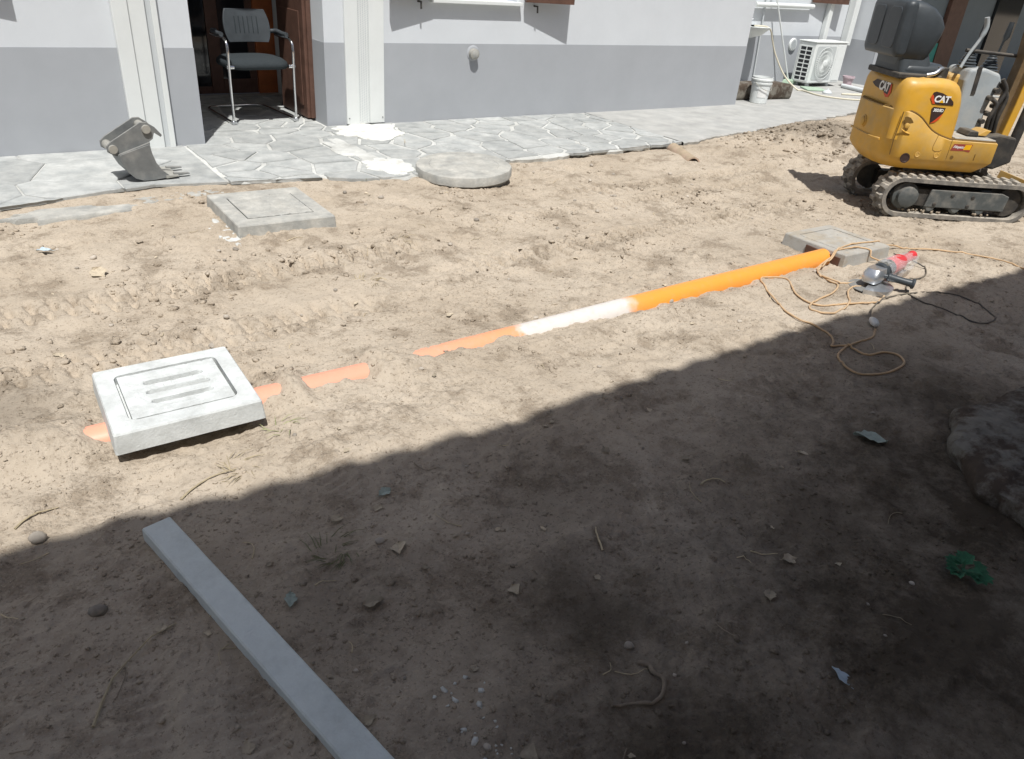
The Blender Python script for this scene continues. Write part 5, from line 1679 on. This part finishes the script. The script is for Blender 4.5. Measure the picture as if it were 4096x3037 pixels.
for (x, y, a, L, bend, lb) in ((0.40, 2.03, 0.35, 0.20, 0.1, "dry branched weed stalk lying along the sunny side of the shadow edge"), (1.31, 1.21, 1.1, 0.09, 0.05, "pale forked twig in the middle of the shade"), (1.82, 1.21, -0.4, 0.09, 0.3, "bent straw on the shaded soil right of centre"), (0.06, 1.40, 0.75, 0.30, 0.15, "long half-buried twig in the lower left shade"), (-0.06, 2.11, 0.5, 0.13, 0.1, "thin grey twig on the sunny soil at the left edge"), (3.15, 5.9, 1.1, 0.17, 0.0, "short stick on the cement smear in front of the doorway")):
    t_ = twig(x, y, a, L, 0.0035, MT['straw'], bend, "twig", lb, None)
    if y > 5:
        t_.location.z += 0.12
for k in range(78):
    x = rsn.uniform(-0.4, 4.6) if k >= 28 else rsn.uniform(-0.2, 2.6)
    y = rsn.uniform(0.5, 4.7) if k >= 28 else rsn.uniform(0.5, 1.82)
    if (abs(y - PIPE_Y) < 0.12) or (abs(x - 0.43) < 0.32 and abs(y - 2.5) < 0.32) or (abs(x - 4.5) < 0.3 and abs(y - 2.5) < 0.3) or (2.3 < x and y < 1.1) or (1.1 < x < 1.85 and y > 4.1):
        continue
    twig(x, y, rsn.uniform(0, 6.28), 0.03 + 0.07 * rsn.rand(), 0.0012 + 0.0008 * rsn.rand(), MT['straw'] if k % 3 else MT['twig'], rsn.uniform(-0.25, 0.25), "twig", "thin broken straw in the shaded foreground" if y < 1.85 else "thin broken straw on the sunny soil", "straws in the shade" if y < 1.85 else "straws in the sun")

# grass tufts
def tuft(name, x, y, n, L, m, lab_, cat, spread=0.05, lie=0.75):
    b = MB()
    for k in range(n):
        a = random.random() * 6.28
        q = spread * math.sqrt(random.random())
        px, py = x + q * math.cos(a + 1), y + q * math.sin(a + 1)
        l = L * (0.5 + 0.7 * random.random())
        up = (1 - lie) + 0.35 * random.random()
        z0 = gh(px, py) - 0.002
        p1 = (px + 0.5 * l * math.cos(a), py + 0.5 * l * math.sin(a), z0 + l * up * 0.6)
        p2 = (px + l * math.cos(a), py + l * math.sin(a), z0 + max(0.004, l * up * 0.45))
        b.tube([(px, py, z0), p1, p2], [0.0016, 0.0013, 0.0004], 4)
    return tag(b.build(name, m), lab_, cat)

tuft("grass_tuft", 0.61, 1.55, 34, 0.06, MT['grass'], "flattened withered grass tuft in the shade right of the strip", "grass tuft", 0.07, 0.9)
tuft("grass_tuft", 0.70, 2.22, 16, 0.05, MT['grass'], "small withered grass tuft below the pale slotted cover", "grass tuft", 0.05, 0.85)
tuft("grass_tuft", 0.50, 2.07, 22, 0.06, MT['straw'], "dry yellow grass tuft right at the shadow edge", "grass tuft", 0.06, 0.9)
tuft("grass_tuft", 1.55, 3.30, 18, 0.07, MT['straw'], "dry yellow grass tuft on the sunny soil behind the buried pipe", "grass tuft", 0.06, 0.7)
tuft("grass_tuft", 1.98, 3.75, 12, 0.06, MT['straw'], "sparse dry tuft right of the old square cover", "grass tuft", 0.05, 0.7)
tuft("grass_tuft", 2.35, 5.05, 12, 0.05, MT['grass'], "small grass tuft growing at the paving edge left of the round lid", "grass tuft", 0.05, 0.6)

# green weed
wd = thing("weed", "small fresh green weed in the shade at the lower right", "weed", (2.14, 0.52, gh(2.14, 0.52)))
for k in range(17):
    a = random.random() * 6.28
    l = 0.008 + 0.040 * random.random()
    st_ = MB().tube([(0, 0, 0), (0.4 * l * math.cos(a), 0.4 * l * math.sin(a), 0.03), (l * math.cos(a), l * math.sin(a), 0.03 + 0.02 * random.random())], 0.0011, 4)
    tip = (l * math.cos(a), l * math.sin(a), 0.035)
    for j in range(3):
        aa = a + (j - 1) * 0.8
        w = 0.015
        e = 0.034
        p = (tip[0] + e * math.cos(aa), tip[1] + e * math.sin(aa), tip[2] + 0.006)
        st_.add([tip, (tip[0] + 0.5 * e * math.cos(aa) - w * math.sin(aa), tip[1] + 0.5 * e * math.sin(aa) + w * math.cos(aa), tip[2] + 0.008), p, (tip[0] + 0.5 * e * math.cos(aa) + w * math.sin(aa), tip[1] + 0.5 * e * math.sin(aa) - w * math.cos(aa), tip[2] + 0.008)], [(0, 1, 2, 3)])
    st_.build("leaf_sprig", MT['weed'], wd)

# clods and crumbs: too many to count, one mesh each
def crumbs(name, m, N, area, smin, smax, seed, lab_, cat, dens=None):
    rs_ = np.random.RandomState(seed)
    ico_v = []
    t = (1 + 5 ** 0.5) / 2
    for a, b_ in ((-1, t), (1, t), (-1, -t), (1, -t)):
        ico_v += [(a, b_, 0)]
    ico_v = np.array([(-1, t, 0), (1, t, 0), (-1, -t, 0), (1, -t, 0), (0, -1, t), (0, 1, t), (0, -1, -t), (0, 1, -t), (t, 0, -1), (t, 0, 1), (-t, 0, -1), (-t, 0, 1)]) / 1.9
    ico_f = np.array([(0, 11, 5), (0, 5, 1), (0, 1, 7), (0, 7, 10), (0, 10, 11), (1, 5, 9), (5, 11, 4), (11, 10, 2), (10, 7, 6), (7, 1, 8), (3, 9, 4), (3, 4, 2), (3, 2, 6), (3, 6, 8), (3, 8, 9), (4, 9, 5), (2, 4, 11), (6, 2, 10), (8, 6, 7), (9, 8, 1)])
    x = rs_.uniform(area[0], area[1], N)
    y = rs_.uniform(area[2], area[3], N)
    if dens is not None:
        keep = rs_.rand(N) < dens(x, y)
        x, y = x[keep], y[keep]
    z = ground_h(x, y)
    n = len(x)
    s = smin + (smax - smin) * rs_.rand(n) ** 4
    ang = rs_.rand(n) * 6.28
    V = ico_v[None] * (1 + 0.9 * (rs_.rand(n, 12, 1) - 0.5)) * s[:, None, None]
    V[:, :, 2] *= 0.7
    V[:, :, 0] *= (1 + 0.7 * rs_.rand(n, 1))
    ca, sa = np.cos(ang)[:, None], np.sin(ang)[:, None]
    vx = V[:, :, 0] * ca - V[:, :, 1] * sa + x[:, None]
    vy = V[:, :, 0] * sa + V[:, :, 1] * ca + y[:, None]
    vz = V[:, :, 2] + (z + s * 0.15)[:, None]
    co = np.stack([vx, vy, vz], -1).reshape(-1).astype(np.float32)
    F = (ico_f[None] + (np.arange(n) * 12)[:, None, None]).reshape(-1)
    me_ = bpy.data.meshes.new(name)
    me_.vertices.add(n * 12)
    me_.vertices.foreach_set("co", co)
    me_.loops.add(len(F))
    me_.loops.foreach_set("vertex_index", F.astype(np.int32))
    me_.polygons.add(n * 20)
    me_.polygons.foreach_set("loop_start", (np.arange(n * 20) * 3).astype(np.int32))
    me_.update(calc_edges=True)
    me_.materials.append(m)
    o = bpy.data.objects.new(name, me_)
    COL.objects.link(o)
    return stuff(tag(o, lab_, cat))

def clear_spots(x, y):
    d = np.ones_like(x)
    d = np.where((np.abs(x - 0.43) < 0.25) & (np.abs(y - 2.5) < 0.25), 0, d)
    d = np.where((np.abs(x - 1.47) < 0.30) & (np.abs(y - 4.5) < 0.34), 0, d)
    d = np.where((np.abs(x - 4.5) < 0.25) & (np.abs(y - 2.53) < 0.25), 0, d)
    d = np.where(y > yedge(x) - 0.02, 0, d)
    e = np.interp(x, EXX, EXV)
    d = np.where((np.abs(y - PIPE_Y) < 0.07) & (e > 0.3), 0.03, d)
    return d

crumbs("soil_crumbs", MT['dirt'], 15000, (-0.6, 5.6, 0.4, 3.2), 0.0015, 0.009, 1, "loose crumbs of dry soil over the near ground", "soil crumbs", lambda x, y: clear_spots(x, y) * np.clip(0.25 + 2.2 * fbm(x, y, 1.5, 301, 3), 0.06, 1))
crumbs("soil_clods", MT['dirt'], 20000, (-0.8, 9.5, 2.5, 5.7), 0.0025, 0.017, 2, "loose clods of dry soil over the sunny ground", "soil clods", lambda x, y: clear_spots(x, y) * np.clip(0.12 + 2.4 * fbm(x, y, 1.6, 311, 4), 0.03, 1))
crumbs("mound_clods", MT['dirt'], 5000, (6.2, 9.3, 4.0, 5.7), 0.004, 0.026, 3, "coarse clods of dug soil heaped left of the excavator", "soil clods", lambda x, y: clear_spots(x, y) * np.exp(-((x - 7.6) ** 2 / 0.9 + (y - 4.8) ** 2 / 0.35)))
crumbs("plaster_crumbs", MT['spill'], 160, (0.60, 0.80, 0.62, 1.0), 0.0025, 0.010, 4, "white plaster crumbs strewn beside the concrete strip", "plaster crumbs", lambda x, y: np.exp(-((x - 0.63 - (1.0 - y) * 0.05) / 0.05) ** 2))
crumbs("fine_crumbs", MT['dirt'], 26000, (-0.4, 3.4, 0.42, 2.4), 0.001, 0.0055, 9, "fine crumbs of soil clustered over the shaded ground", "soil crumbs", lambda x, y: clear_spots(x, y) * np.clip(0.10 + 2.6 * fbm(x, y, 2.6, 321, 4), 0.02, 1))
